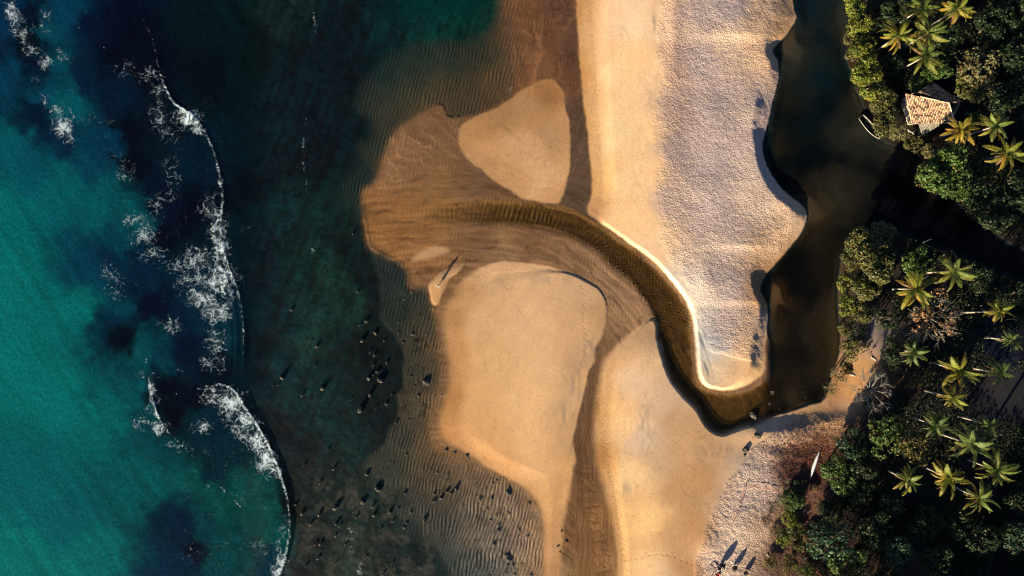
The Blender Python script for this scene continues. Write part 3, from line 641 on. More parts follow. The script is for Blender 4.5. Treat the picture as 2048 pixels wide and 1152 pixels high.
# deep pool in the north
op = np.clip(op + 0.5 * ss(10, 60, W['apn']) * ss(90, 20, gy) * ss(700, 860, gx), 0, 0.97)
riv = ss(2, -6, W['rv'])
wcol = wcol + (alb(56, 37, 12) - wcol) * riv[..., None]
op = op + (0.08 + 0.34 * ss(0, -16, W['rv']) * ss(870, 1100, gx) - op) * riv
lag = W['lag']
cl = C('lag') / GAIN
cl = cl * 0.94
wcol = wcol + (cl - wcol) * lag[..., None]
op = op + ((0.42 + 0.5 * ss(0.1, 1.2, depth)) - op) * lag
wz = np.zeros_like(gx)
def crest(pts, h, back, front, rng0=0, rng1=1e9, fade=60):
    d, s, run, L = line_field(pts)
    s = sample(s, gx + 3 * nA, gy + 3 * nA); run = sample(run, gx, gy)
    amp = ss(rng0, rng0 + fade, run) * ss(min(rng1, L), min(rng1, L) - fade, run)
    prof = np.where(s > 0, np.exp(-np.abs(s) / back), np.exp(-(s / front) ** 2))
    return h * amp * prof, s, run, amp
foam = np.zeros_like(gx); crestline = np.zeros_like(gx)
for pts, h, bk, fr in ((WAVE1, 0.18, 15, 5), (WAVE2, 0.13, 15, 5), (WAVE3, 0.25, 7, 3)):
    w_, s, run, amp = crest(pts, h, bk, fr)
    s = s if pts is not None else s
    if pts is WAVE1: w_ = w_ * (0.15 + 0.85 * ss(150, 280, run))
    wz = np.maximum(wz, w_)
    if pts is WAVE1:
        on = np.interp(run, [0, 200, 260, 300, 330, 420, 440, 480, 520, 640, 690, 760, 860], [0.1, 0.35, 0.8, 1, 0.8, 0.5, 0.75, 0.6, 0.8, 1, 0.55, 0.4, 0.2])
    elif pts is WAVE2:
        on = np.interp(run, [0, 20, 60, 120, 200, 240, 300, 360, 420, 480], [0.7, 0.8, 0.9, 0.9, 1, 0.9, 0.6, 0.6, 0.9, 0.9])
    else:
        on = np.ones_like(run)
    front = on * ss(-2.5, 0, s) * ss(7, 1.5, s) * 1.0
    foam = np.maximum(foam, front); crestline = np.maximum(crestline, front * amp)
    dark = np.exp(-((s + 6) / 5.0) ** 2) * amp
    # thin clear water in the face of the wave, thick water behind it
    op = np.clip(op + (0.9 - op) * ss(-4, 1, s) * ss(70, 20, s) * amp, 0, 0.98)
# twin swell behind wave one
for off, h in ((14, 0.22), (26, 0.15)):
    w_, s, run, amp = crest([(x - off, y) for x, y in WAVE1[10:]], h, 7, 5)
    wz = np.maximum(wz, w_)
wz = wz + 0.06 * nA * ss(560, 300, gx) + 0.02 * nB * ss(700, 400, gx)
BL = """20 15 9 20 .95;32 45 9 18 .95;46 70 7 14 .85;65 100 14 9 .6;92 125 9 9 .95;90 30 13 14 .6;88 55 11 12 .5;125 115 14 12 .5;112 217 18 10 .55;125 250 16 18 .95;137 275 9 12 .85;88 198 9 10 .6;75 162 10 10 .35;150 160 24 24 .25;190 250 40 24 .32;250 342 18 18 .5;222 312 18 18 .35;250 140 24 20 .36;300 152 20 14 .5;318 185 14 24 .62;318 232 18 24 .62;375 236 20 13 1.1;396 256 9 9 1;338 270 18 18 .48;345 350 18 30 .5;441 365 3 15 .9;420 420 18 28 .55;436 450 12 28 .95;438 500 14 28 1.05;402 522 28 22 .72;446 560 22 24 1.0;392 570 28 28 .72;402 592 22 18 .85;432 620 22 28 .8;460 576 12 14 .95;430 680 18 38 .74;440 722 12 20 .55;415 722 10 20 .55;350 530 34 14 .5;310 510 24 12 .62;286 470 22 14 .65;266 440 18 14 .55;310 410 24 24 .42;330 396 14 18 .42;215 545 14 18 .52;221 582 14 14 .42;240 566 18 28 .36;340 650 18 14 .52;300 715 14 8 .36;292 750 28 7 .45;350 746 18 7 .45;305 785 5 16 1;311 812 5 14 1;320 856 14 8 1.1;286 846 14 12 .72;298 822 10 10 .5;430 795 18 14 .85;460 810 22 22 .95;490 850 20 20 1.05;515 885 14 18 1.1;535 920 12 18 1.15;545 942 9 12 1.1;410 850 12 13 .72;396 856 20 10 .42;350 890 20 6 .52;380 902 20 6 .45;415 976 12 10 .36;552 990 8 20 .5;562 1112 8 24 .85;556 1142 8 20 .85;568 1060 8 30 .45;480 1000 40 40 .24;440 1080 60 50 .24;530 1090 30 40 .32;630 60 4 30 .4;610 300 4 60 .3;492 456 14 5 .42;1030 138 4 18 .62;1032 180 10 7 .62;1066 164 8 7 .42;728 382 4 8 .85;733 500 4 10 .4;622 506 3 8 .8;700 1080 6 30 .5;720 1140 5 14 .8;702 780 4 8 .3;470 560 6 30 .5;60 60 14 40 .3"""
for x, y, rx, ry, a in cps(BL):
    foam = np.maximum(foam, 0.95 * a * np.exp(-((gx - x + 16 * nA) / rx / 1.6) ** 2 - ((gy - y + 16 * nB) / ry / 1.6) ** 2))
d, s, run, L = line_field(SCUM)
foam = np.maximum(foam, 0.42 * np.exp(-(sample(s, gx + 6 * nA, gy) / 3.5) ** 2) * ss(0.35, 0.6, vnoise(gy / 22, gx * 0, 8)))
# glitter of broken foam specks over the shoals
foam = np.maximum(foam, 0.20 * ss(300, 380, gx) * ss(580, 540, gx) * ss(850, 900, gy))
foam = np.maximum(foam, 0.18 * ss(250, 330, gx) * ss(490, 440, gx) * ss(720, 640, gy) * ss(120, 200, gy))
foam = 0.92 * foam * np.clip(0.55 + 1.5 * (fbm(gx / 26, gy / 26, 121, 3) + 0.3), 0.35, 1.15)
foam = np.maximum(foam, crestline)
# standing ripples of the stream
run = sample(riv_run, gx, gy); sd = sample(riv_s, gx, gy)
rr = run + 5 * fbm(gx / 30, gy / 30, 111, 2)
wz = wz + riv * 0.012 * np.sin((run + 0.8 * sd + 8 * nA) * 2 * np.pi / 8) * vnoise(run / 30, sd / 12, 114)
wz = wz + 0.02 * riv
keep = (zb < 0.06) & ((W['coast'] > -2) | (W['rv'] < 6) | (lag > 0.02) | (gx < 720) | (gx > 1500))
t = NT('sea_and_stream_water')
c0 = t.coord()
fo = t.attr('foam')
wp = t.noise(c0, 0.55, 1, 0.5, 0.0, out=1)
vm = t.n('VectorMath'); vm.operation = 'MULTIPLY_ADD'
t.l(wp, vm.inputs[0]); vm.inputs[1].default_value = (2.6, 2.6, 0); t.l(c0, vm.inputs[2])
def ridge(scale, det):
    n = t.noise(vm.outputs[0], scale, det, 0.55)
    return t.math('SUBTRACT', 1.0, t.math('MULTIPLY', t.math('ABSOLUTE', t.math('SUBTRACT', n, 0.5)), 8.0), clamp=True)
r = t.math('MAXIMUM', ridge(0.55, 3.0), t.math('MULTIPLY', ridge(1.5, 1.5), 0.8))
ff = t.math('ADD', r, t.math('MULTIPLY_ADD', fo, 0.90, -1.0))
blob = t.noise(c0, 1.6, 2.0, 0.7)
ff = t.math('ADD', ff, t.math('MULTIPLY', t.math('SUBTRACT', blob, 0.5), 0.7))
ff = t.math('MULTIPLY', ff, t.ramp(fo, 0.04, 0.3))
ffac = t.ramp(ff, 0.05, 0.95)
veil = t.math('MULTIPLY', t.ramp(fo, 0.35, 1.1), 0.10)
ffac = t.math('MAXIMUM', ffac, veil)
wn1 = t.ramp(blob, 0.3, 0.7, 0.84, 1.16)
wv_ = t.noise(t.coord(scale=(1, .7, 1), rot=-0.4), 1.7, 4, 0.7)
wn2 = t.ramp(wv_, 0.25, 0.75, 0.88, 1.12)
wc = t.mixc(1.0, t.mixc(1.0, t.attr('Col', 'Color'), wn1, 'MULTIPLY'), wn2, 'MULTIPLY')
bh = t.math('MULTIPLY', wv_, 0.10)
nb = t.bump(bh, 1.0, 0.8)
wsh = t.bsdf(Base_Color=wc, Roughness=0.22, Normal=nb, IOR=1.33)
wsh.node.inputs['Specular IOR Level'].default_value = 0.2
tr_ = t.n('BsdfTransparent')
ms = t.n('MixShader'); t.l(t.attr('op'), ms.inputs[0]); t.l(tr_.outputs[0], ms.inputs[1]); t.l(wsh, ms.inputs[2])
fsh = t.bsdf(Base_Color=(0.44, 0.56, 0.68), Roughness=0.9, Normal=nb)
ms2 = t.n('MixShader'); t.l(ffac, ms2.inputs[0]); t.l(ms.outputs[0], ms2.inputs[1]); t.l(fsh, ms2.inputs[2])
WATER_MAT = t.done(ms2.outputs[0])
water = grid_mesh('water', xs_w, ys_w, wz, dict(Col=np.clip(wcol * 0.93, 0.001, 0.8), op=op, foam=np.clip(foam, 0, 1.2)), WATER_MAT, keep)
tag(water, 'teal sea with breaking foam, brown stream and dark lagoon', None, kind='structure')

# ---------------------------------------------------------------- vegetation
t = NT('leaves')
oi = t.n('ObjectInfo')
lc = t.attr('lc', 'Color')
cc = t.mixc(1.0, oi.outputs['Color'], lc, 'MULTIPLY')
b = t.bsdf(Base_Color=cc, Roughness=0.55)
b.node.inputs['Specular IOR Level'].default_value = 0.25
tl = t.n('BsdfTranslucent'); t.l(cc, tl.inputs[0])
ms = t.n('MixShader'); ms.inputs[0].default_value = 0.22
t.l(b, ms.inputs[1]); t.l(tl.outputs[0], ms.inputs[2])
LEAF = t.done(ms.outputs[0])
BARK = simple_mat('bark', (0.10, 0.08, 0.065), 0.9, 0.1, 0.35, 4.0, 0.02)
PALMBARK = simple_mat('palm_bark', (0.26, 0.23, 0.20), 0.85, 0.15, 0.3, 6.0, 0.02)
PALEBARK = simple_mat('pale_bare_wood', (0.15, 0.14, 0.135), 0.85, 0.15, 0.25, 6.0, 0.02)

def leaf_mesh(name, pos, nrm, size, tint, aspect=0.6):
    """one small quad for each leaf"""
    n = len(pos)
    r = rng.normal(size=(n, 3)); nrm = nrm / np.linalg.norm(nrm, axis=1, keepdims=True)
    u = np.cross(nrm, r); u /= np.linalg.norm(u, axis=1, keepdims=True) + 1e-9
    v = np.cross(nrm, u)
    s = size[:, None]
    q = np.stack([pos - u * s, pos - v * s * aspect, pos + u * s, pos + v * s * aspect], 1).reshape(-1, 3)
    me = bpy.data.meshes.new(name)
    me.vertices.add(4 * n); me.vertices.foreach_set('co', q.astype(np.float32).ravel())
    me.loops.add(4 * n); me.loops.foreach_set('vertex_index', np.arange(4 * n, dtype=np.int32))
    me.polygons.add(n); me.polygons.foreach_set('loop_start', np.arange(0, 4 * n, 4, dtype=np.int32))
    me.update(calc_edges=True)
    at = me.attributes.new('lc', 'FLOAT_COLOR', 'POINT')
    c = np.concatenate([tint, np.ones((n, 1))], 1)
    at.data.foreach_set('color', np.repeat(c, 4, 0).astype(np.float32).ravel())
    me.materials.append(LEAF)
    return me

def tints(n, warm=0.03, spread=0.35):
    k = np.clip(1 + spread * rng.normal(size=(n, 1)), 0.3, 2.0)
    c = np.ones((n, 3)) * k
    c[:, 0] *= 1 + 0.25 * rng.normal(size=n) * 0.6
    w = rng.random(n) < warm
    c[w] = np.array([2.6, 1.1, 0.5])
    return np.clip(c, 0.15, 3.0)

def make_crown(name, lobes, leaves, size, seed, flat=0.75, warm=0.02, open_=0.0):
    rs = np.random.default_rng(seed)
    a = rs.random(lobes) * 2 * np.pi; rad = np.sqrt(rs.random(lobes)) * 0.68
    cz = (rs.random(lobes) - 0.35) * 0.7 * np.sqrt(1 - rad ** 2)
    cen = np.stack([np.cos(a) * rad, np.sin(a) * rad, cz * flat], 1)
    lr = 0.24 + 0.16 * rs.random(lobes)
    k = rs.integers(0, lobes, leaves)
    d = rs.normal(size=(leaves, 3)); d[:, 2] = np.abs(d[:, 2]) * 0.9 - 0.25
    d /= np.linalg.norm(d, axis=1, keepdims=True)
    rr = lr[k] * (0.62 + 0.5 * rs.random(leaves) ** 0.7)
    pos = cen[k] + d * rr[:, None] * np.array([1, 1, flat + 0.1])
    nz = fbm(pos[:, 0] * 6 + 50, pos[:, 1] * 6 + pos[:, 2] * 4 + 50, seed, 2)
    ok = nz > (-0.12 + open_)
    pos = pos[ok]; d = d[ok]
    n = len(pos)
    nr = d * 0.8 + rs.normal(size=(n, 3)) * 0.6 + np.array([0, 0, 0.35])
    return leaf_mesh(name, pos, nr, size * (0.7 + 0.6 * rs.random(n)), tints(n, warm))

CROWNS = {
    'full': [make_crown('crown', 16, 5200, 0.062, s) for s in (1, 2, 3, 4)],
    'loose': [make_crown('crown', 13, 3200, 0.058, s, 0.7, 0.03, 0.06) for s in (11, 12, 13)],
    'sparse': [make_crown('crown', 12, 1300, 0.045, s, 0.7, 0.05, 0.08) for s in (21, 22)],
    'fruit': [make_crown('crown', 13, 2600, 0.06, s, 0.7, 0.13, 0.04) for s in (31, 32)],
}

def limb_mesh(name, spread, h, thick, mat, n=7, sub=0, seed=0):
    """trunk of height h with limbs reaching out to the crown radius 'spread'"""
    rs = random.Random(seed)
    parts = []
    top = Vector((rs.uniform(-.06, .06), rs.uniform(-.06, .06), h * 0.62)) 
    parts.append(tube([(0, 0, -0.4), (top.x * .4, top.y * .4, h * .3), top], [thick, thick * .75, thick * .6], 7))
    for i in range(n):
        a = 2 * math.pi * (i + rs.uniform(-.3, .3)) / n
        r = spread * rs.uniform(0.55, 0.95); zz = h * rs.uniform(0.85, 1.12)
        st = top * rs.uniform(0.75, 1.0)
        e = Vector((math.cos(a) * r, math.sin(a) * r, zz)); m = st.lerp(e, 0.5) + Vector((0, 0, h * 0.06))
        parts.append(tube([st, m, e], [thick * .5, thick * .32, thick * .12], 5))
        for j in range(sub):
            p = m.lerp(e, rs.uniform(0.0, 0.8)); aa = a + rs.uniform(-1.2, 1.2); rl = spread * rs.uniform(.22, .5)
            q = p + Vector((math.cos(aa) * rl, math.sin(aa) * rl, rs.uniform(0.0, .25) * spread))
            mid = p.lerp(q, .5) + Vector((0, 0, .05 * spread))
            parts.append(tube([p, mid, q], [thick * .2, thick * .14, thick * .06], 4, False))
            for kx in range(2):
                q2 = mid + Vector((math.cos(aa + rs.uniform(-1, 1)) * rl * .6, math.sin(aa + rs.uniform(-1, 1)) * rl * .6, rs.uniform(0, .2) * spread))
                parts.append(tube([mid, q2], [thick * .11, thick * .05], 3, False))
    V, Fc = join(*parts)
    me = bpy.data.meshes.new(name)
    me.from_pydata([tuple(v) for v in V], [], Fc); me.materials.append(mat)
    me.polygons.foreach_set('use_smooth', np.ones(len(me.polygons), bool))
    return me

TRUNKS = [limb_mesh('trunk', 2.6, 5.0, 0.20, BARK, 7, 1, s) for s in (1, 2, 3)]
BARE = [limb_mesh('trunk', 3.0, 4.6, 0.17, PALEBARK, 10, 7, s) for s in (5, 6)]
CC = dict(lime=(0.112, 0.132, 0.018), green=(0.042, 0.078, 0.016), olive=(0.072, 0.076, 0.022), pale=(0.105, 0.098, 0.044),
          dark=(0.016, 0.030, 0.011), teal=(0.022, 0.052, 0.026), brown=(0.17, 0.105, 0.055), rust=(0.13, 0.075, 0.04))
ti = 0
def tree(px, py, rpx, zc, colr, kind, label, group=None, cat='tree', name='broadleaf_tree', bare=False, squash=1.0):
    """crown centre is seen at pixel (px,py) at height zc; rpx = crown radius in pixels"""
    global ti
    ti += 1
    c = P(px, py, zc); g = ground_z(c.x * 10 + 1024, 576 - c.y * 10)
    g = max(g, -0.3)
    root = empty(name, (c.x, c.y, g), random.uniform(0, 6.28))
    R = rpx / 10 * (CAM_H - zc) / CAM_H * (1.22 if cat == 'tree' else 1.0)
    tm = (BARE if bare else TRUNKS)[ti % (2 if bare else 3)]
    tr = bpy.data.objects.new('trunk', tm); COL.objects.link(tr); tr.parent = root
    k = R / 2.9; tr.scale = (k, k, max((zc - g) / 4.6, 0.15))
    if kind:
        ms_ = CROWNS[kind]
        cr = bpy.data.objects.new('crown', ms_[ti % len(ms_)]); COL.objects.link(cr); cr.parent = root
        cr.location = (0, 0, zc - g); cr.scale = (R, R * random.uniform(.9, 1.1), R * squash)
        v = random.uniform(0.85, 1.15)
        cr.color = tuple(x * v for x in CC[colr]) + (1,)
    tag(root, label, cat, group)
    return root

N_BANK = 'trees on the lagoon bank by the tiled roof'
for a in (
    (1708, 14, 24, 3.1, 'lime', 'full', 'bright green bank tree at the top edge of the picture, beside the lagoon'),
    (1718, 52, 25, 3.1, 'lime', 'full', 'bright green bank tree beside the lagoon, second from the top edge'),
    (1700, 78, 14, 1.7, 'pale', 'loose', 'small pale bush overhanging the lagoon below the topmost bank tree'),
    (1722, 98, 26, 3.1, 'lime', 'full', 'bright green bank tree left of the cluster of palms'),
    (1728, 140, 27, 3.1, 'lime', 'full', 'bright yellow green bank tree up left of the tiled roof'),
    (1700, 112, 11, 1.4, 'pale', 'loose', 'small pale bush at the water below the bright bank trees'),
    (1744, 172, 28, 3.3, 'lime', 'full', 'bright yellow green bank tree left of the tiled roof'),
    (1765, 200, 27, 3.3, 'olive', 'full', 'olive green tree directly left of the tiled roof'),
    (1764, 216, 22, 3.1, 'olive', 'full', 'olive tree spreading over the moored dark boat'),
    (1768, 250, 24, 3.1, 'olive', 'full', 'olive tree between the dark boat and the grey lean-to'),
    (1800, 264, 18, 2.7, 'pale', 'loose', 'pale olive tree left below the grey lean-to roof'),
    (1824, 288, 17, 2.4, 'olive', 'loose', 'olive bush above the orange boat'),
    (1864, 302, 18, 2.7, 'pale', 'loose', 'pale shrubby tree below the grey lean-to roof'),
    (1875, 285, 16, 2.4, 'rust', 'sparse', 'thin brownish tree right below the lean-to'),
    (1880, 338, 42, 6.0, 'green', 'full', 'large round green tree at the corner of the inlet'),
    (1856, 352, 28, 5.0, 'olive', 'full', 'olive tree at the point where the inlet leaves the lagoon'),
    (1912, 362, 34, 6.0, 'green', 'full', 'round green tree right of the large inlet corner tree'),
    (1950, 395, 36, 5.5, 'dark', 'full', 'dark green tree on the north side of the inlet'),
    (1992, 420, 38, 5.5, 'dark', 'full', 'dark tree on the north side of the inlet near the right edge'),
    (1958, 128, 36, 6.5, 'pale', 'loose', 'pale dry leaved tree up right of the tiled roof'),
    (1932, 165, 26, 5.5, 'olive', 'full', 'olive tree right of the shaded roof slope'),
    (1945, 190, 20, 5.0, 'olive', 'full', 'small round olive tree at the right corner of the shaded roof slope'),
    (1966, 172, 24, 5.0, 'pale', 'sparse', 'sparse greyish tree right of the house'),
    (1882, 138, 20, 5.0, 'green', 'full', 'green tree behind the house, above the shaded roof slope'),
    (1852, 154, 16, 3.1, 'green', 'full', 'small green tree above the ridge of the tiled roof'),
    (1832, 172, 18, 3.0, 'green', 'fruit', 'flowering green tree with red dots at the top left roof corner'),
    (1790, 22, 26, 3.4, 'dark', 'full', 'dark green tree at the top edge, left of the palm cluster'),
    (1752, 52, 20, 2.7, 'dark', 'loose', 'dark tree behind the bright bank trees, left of the palms'),
    (1780, 130, 24, 2.4, 'dark', 'loose', 'dark tree below the first palm of the cluster'),
    (1796, 205, 13, 2.0, 'dark', 'loose', 'dark shrub squeezed between olive tree and tiled roof'),
):
    tree(*a, group=N_BANK)
S_BANK = 'trees on the spit of land south of the inlet'
for a in (
    (1762, 470, 24, 4.8, 'pale', 'loose', 'pale tree at the tip of the wooded point by the inlet'),
    (1728, 490, 30, 5.0, 'olive', 'loose', 'olive tree on the wooded point facing the lagoon'),
    (1748, 525, 38, 6.0, 'olive', 'full', 'large olive tree on the wooded point, left of the big bright palm'),
    (1705, 520, 22, 4.0, 'olive', 'loose', 'shadowed olive bush on the lagoon edge of the wooded point'),
    (1690, 566, 17, 3.0, 'lime', 'full', 'round bright green bush at the lagoon edge of the wooded point'),
    (1726, 575, 28, 5.0, 'olive', 'full', 'olive tree behind the round bright bush'),
    (1694, 610, 20, 3.6, 'lime', 'full', 'bright green bush at the water, below the round bright bush'),
    (1722, 625, 20, 4.0, 'olive', 'loose', 'olive bush beside the sandy path'),
    (1692, 655, 18, 3.4, 'olive', 'loose', 'olive bush leaning over the brown lagoon'),
    (1712, 665, 18, 3.6, 'dark', 'loose', 'dark bush left of the sandy path'),
    (1706, 700, 22, 3.6, 'olive', 'loose', 'olive bush near the foot of the sandy path'),
    (1676, 752, 20, 3.2, 'pale', 'sparse', 'thin grey green tree leaning over the lagoon mouth'),
    (1662, 778, 15, 2.6, 'pale', 'sparse', 'small thin bush at the corner where lagoon meets sand'),
    (1690, 735, 14, 2.6, 'dark', 'loose', 'small dark bush beside the sunlit path'),
    (1832, 528, 30, 4.2, 'green', 'loose', 'green tree behind the big bright palm'),
):
    tree(*a, group=S_BANK)
tree(1866, 634, 46, 6.0, 'brown', 'sparse', 'brown half bare tree with orange leaves below the big palm', bare=True, name='bare_tree')
tree(1745, 782, 40, 4.6, 'teal', None, 'leafless grey branched tree beside the lower end of the path', bare=True, name='bare_tree')
tree(1738, 808, 13, 1.8, 'green', 'full', 'small bright green bush under the leafless grey tree', cat='bush', name='bush')
FORE = 'trees of the shaded grove on the lower right'
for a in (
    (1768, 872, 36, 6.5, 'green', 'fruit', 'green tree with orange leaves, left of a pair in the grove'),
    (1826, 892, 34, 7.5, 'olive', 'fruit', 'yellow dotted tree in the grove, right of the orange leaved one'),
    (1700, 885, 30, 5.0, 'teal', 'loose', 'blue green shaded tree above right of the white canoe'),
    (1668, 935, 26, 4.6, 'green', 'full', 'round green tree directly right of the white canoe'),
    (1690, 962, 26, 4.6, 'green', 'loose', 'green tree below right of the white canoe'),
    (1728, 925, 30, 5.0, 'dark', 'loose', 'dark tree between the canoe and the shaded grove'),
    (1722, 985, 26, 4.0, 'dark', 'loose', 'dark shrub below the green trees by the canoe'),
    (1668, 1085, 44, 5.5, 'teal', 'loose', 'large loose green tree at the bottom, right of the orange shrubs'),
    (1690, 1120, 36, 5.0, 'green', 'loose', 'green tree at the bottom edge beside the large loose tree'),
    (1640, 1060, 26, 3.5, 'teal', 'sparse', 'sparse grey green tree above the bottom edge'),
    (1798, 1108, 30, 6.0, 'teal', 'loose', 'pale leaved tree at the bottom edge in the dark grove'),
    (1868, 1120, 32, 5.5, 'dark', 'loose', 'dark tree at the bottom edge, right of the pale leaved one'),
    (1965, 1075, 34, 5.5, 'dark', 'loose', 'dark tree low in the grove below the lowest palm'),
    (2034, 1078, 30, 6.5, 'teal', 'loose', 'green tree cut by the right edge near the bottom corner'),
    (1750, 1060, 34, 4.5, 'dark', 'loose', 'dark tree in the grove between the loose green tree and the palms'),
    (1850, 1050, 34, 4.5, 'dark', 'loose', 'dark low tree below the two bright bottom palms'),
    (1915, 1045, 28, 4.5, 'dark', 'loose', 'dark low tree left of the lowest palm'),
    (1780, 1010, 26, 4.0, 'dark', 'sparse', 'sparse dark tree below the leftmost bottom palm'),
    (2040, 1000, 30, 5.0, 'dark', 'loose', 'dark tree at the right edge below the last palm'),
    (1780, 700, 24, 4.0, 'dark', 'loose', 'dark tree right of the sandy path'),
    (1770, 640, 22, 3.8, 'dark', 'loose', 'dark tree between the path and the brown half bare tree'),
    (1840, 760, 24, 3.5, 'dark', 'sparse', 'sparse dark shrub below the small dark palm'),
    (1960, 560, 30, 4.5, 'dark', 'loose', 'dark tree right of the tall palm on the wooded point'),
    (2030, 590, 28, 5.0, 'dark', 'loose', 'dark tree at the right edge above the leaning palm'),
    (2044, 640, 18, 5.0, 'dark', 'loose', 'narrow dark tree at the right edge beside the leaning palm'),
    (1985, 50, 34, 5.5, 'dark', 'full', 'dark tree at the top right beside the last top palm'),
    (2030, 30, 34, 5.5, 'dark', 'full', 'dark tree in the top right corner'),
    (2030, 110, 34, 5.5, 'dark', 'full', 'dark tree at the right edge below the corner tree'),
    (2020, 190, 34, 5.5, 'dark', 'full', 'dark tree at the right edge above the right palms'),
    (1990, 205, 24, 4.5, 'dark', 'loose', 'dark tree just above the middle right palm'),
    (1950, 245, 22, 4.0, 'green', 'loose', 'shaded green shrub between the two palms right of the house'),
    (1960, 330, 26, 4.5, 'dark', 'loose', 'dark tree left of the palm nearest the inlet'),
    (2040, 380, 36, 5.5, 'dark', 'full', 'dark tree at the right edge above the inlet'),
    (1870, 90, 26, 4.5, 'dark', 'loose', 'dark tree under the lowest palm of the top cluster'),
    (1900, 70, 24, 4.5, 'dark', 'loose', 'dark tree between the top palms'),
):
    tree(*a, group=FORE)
# the wood goes on past the picture's lower and right edges with unseen trees added to shade the grove
for i in range(34):
    x = random.uniform(1640, 2120); y = random.uniform(1185, 1420)
    if i % 3 == 0: x, y = random.uniform(2112, 2180), random.uniform(-40, 1300)
    if 470 < y < 660: continue
    tree(x, y, random.uniform(32, 44), random.uniform(6.0, 8.5), 'dark', 'full', 'dark tree added to the wood beyond the edge of the picture', group='wood added beyond the picture edge')
SHR = 'shrubs on the sandy edge at the bottom'
for a in (
    (1585, 1000, 26, 1.6, 'green', 'full', 'dark green shrub on the sand left of the leaf litter strip'),
    (1600, 975, 20, 1.4, 'dark', 'loose', 'dark shrub just below the white canoe'),
    (1575, 1035, 24, 1.4, 'lime', 'loose', 'yellow green shrub spilling onto the trampled sand'),
    (1555, 1062, 22, 1.0, 'olive', 'sparse', 'thin olive shrub at the edge of the trampled sand'),
    (1590, 1062, 22, 1.4, 'olive', 'loose', 'olive shrub between trampled sand and grove'),
    (1545, 1125, 18, 1.6, 'olive', 'fruit', 'orange dotted shrub at the bottom edge beside the dark parasols'),
    (1578, 1128, 22, 1.8, 'olive', 'fruit', 'yellow leaved shrub at the bottom edge'),
    (1530, 1040, 14, 0.7, 'rust', 'sparse', 'thin rusty creeper on the trampled sand'),
    (1625, 975, 11, 1.2, 'brown', 'loose', 'small orange brown bush in the dark shade below the canoe'),
    (1610, 1140, 20, 1.8, 'green', 'fruit', 'red dotted shrub at the bottom edge by the white bucket'),
    (1545, 1010, 14, 0.6, 'olive', 'sparse', 'low thin plants on the trampled sand by the red rope'),
    (1645, 1015, 22, 1.6, 'dark', 'loose', 'dark shrub on the shaded strip below the pale log'),
    (1668, 1035, 22, 2.0, 'dark', 'loose', 'dark shrub above the large loose green tree'),
    (1622, 1078, 20, 1.6, 'rust', 'loose', 'rusty brown shrub left of the large loose green tree'),
    (1598, 1095, 18, 1.4, 'olive', 'fruit', 'orange flecked shrub above the white bucket'),
    (1565, 1082, 18, 1.2, 'lime', 'loose', 'yellow green shrub right of the trampled sand near the bottom'),
    (1570, 965, 18, 0.8, 'rust', 'sparse', 'dry reddish shrub at the left edge of the leaf litter'),
    (1433, 12, 7, 0.9, 'dark', 'full', 'round dark shrub on the dune at the top edge'),
    (1504, 52, 4, 0.8, 'dark', 'full', 'small dark shrub alone on the dune crest'),
    (1511, 8, 4, 1.0, 'dark', 'full', 'tiny shrub at the top edge of the dune, left of two'),
    (1528, 5, 4, 1.0, 'dark', 'full', 'tiny shrub at the top edge of the dune, right of two'),
):
    tree(*a, group=SHR, cat='shrub', name='shrub', squash=0.7)

# low growth and litter under the trees: nobody could count it
n = 190000
ux = rng.uniform(1600, 2150, n); uy = rng.uniform(-60, 1250, n)
s1 = sample(F['forest'], ux, uy); s2 = sample(F['beach'], ux, uy)
dens = vnoise(ux / 30, uy / 30, 201)
left = np.interp(uy, [440, 480, 560, 700, 760, 830, 900, 1000, 1100, 1250], [1760, 1700, 1700, 1720, 1790, 1760, 1690, 1640, 1610, 1600])
hx = np.hypot((ux - 1860) / 1.3, uy - 215)
ok = ((s1 < -8) | ((s2 < -8) & (ux > left) & (uy > 440))) & (dens > 0.28) & (hx > 52) & ~((ux > 1920) & (uy > 740) & (uy < 840)) & ~((ux > 1955) & (uy > 670) & (uy < 720))
path = np.abs(ux - np.interp(uy, [600, 690, 760, 800], [1760, 1758, 1728, 1700])) < 16
ok &= ~(path & (uy > 590) & (uy < 810))
ux, uy = ux[ok], uy[ok]; n = len(ux)
gi = np.clip(np.searchsorted(xs_t, ux), 0, len(xs_t) - 1); gj = np.clip(np.searchsorted(ys_t, uy), 0, len(ys_t) - 1)
uz = Z[gj, gi] + rng.random(n) ** 1.2 * (0.3 + 3.6 * (dens[ok] - 0.28))
pos = np.stack([(ux - 1024) / 10, (576 - uy) / 10, uz], 1)
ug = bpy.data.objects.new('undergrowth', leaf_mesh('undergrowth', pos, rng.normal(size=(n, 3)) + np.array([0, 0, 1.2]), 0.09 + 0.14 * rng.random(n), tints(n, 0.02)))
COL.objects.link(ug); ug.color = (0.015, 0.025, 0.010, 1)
tag(ug, 'dark low undergrowth on the shaded forest floor', None, kind='stuff')
# leaf litter on the reddish sand by the canoe
n = 5000
lx = rng.normal(1605, 32, n); ly = rng.normal(915, 26, n)
gi = np.searchsorted(xs_t, lx); gj = np.searchsorted(ys_t, ly)
pos = np.stack([(lx - 1024) / 10, (576 - ly) / 10, Z[gj, gi] + 0.03 + 0.05 * rng.random(n)], 1)
lt = bpy.data.objects.new('leaf_litter', leaf_mesh('leaf_litter', pos, rng.normal(size=(n, 3)) * 0.6 + np.array([0, 0, 1.0]), 0.05 + 0.09 * rng.random(n), tints(n, 0.12, 0.5)))
COL.objects.link(lt); lt.color = (0.10, 0.045, 0.03, 1)
tag(lt, 'reddish brown fallen leaves around the white canoe', None, kind='stuff')

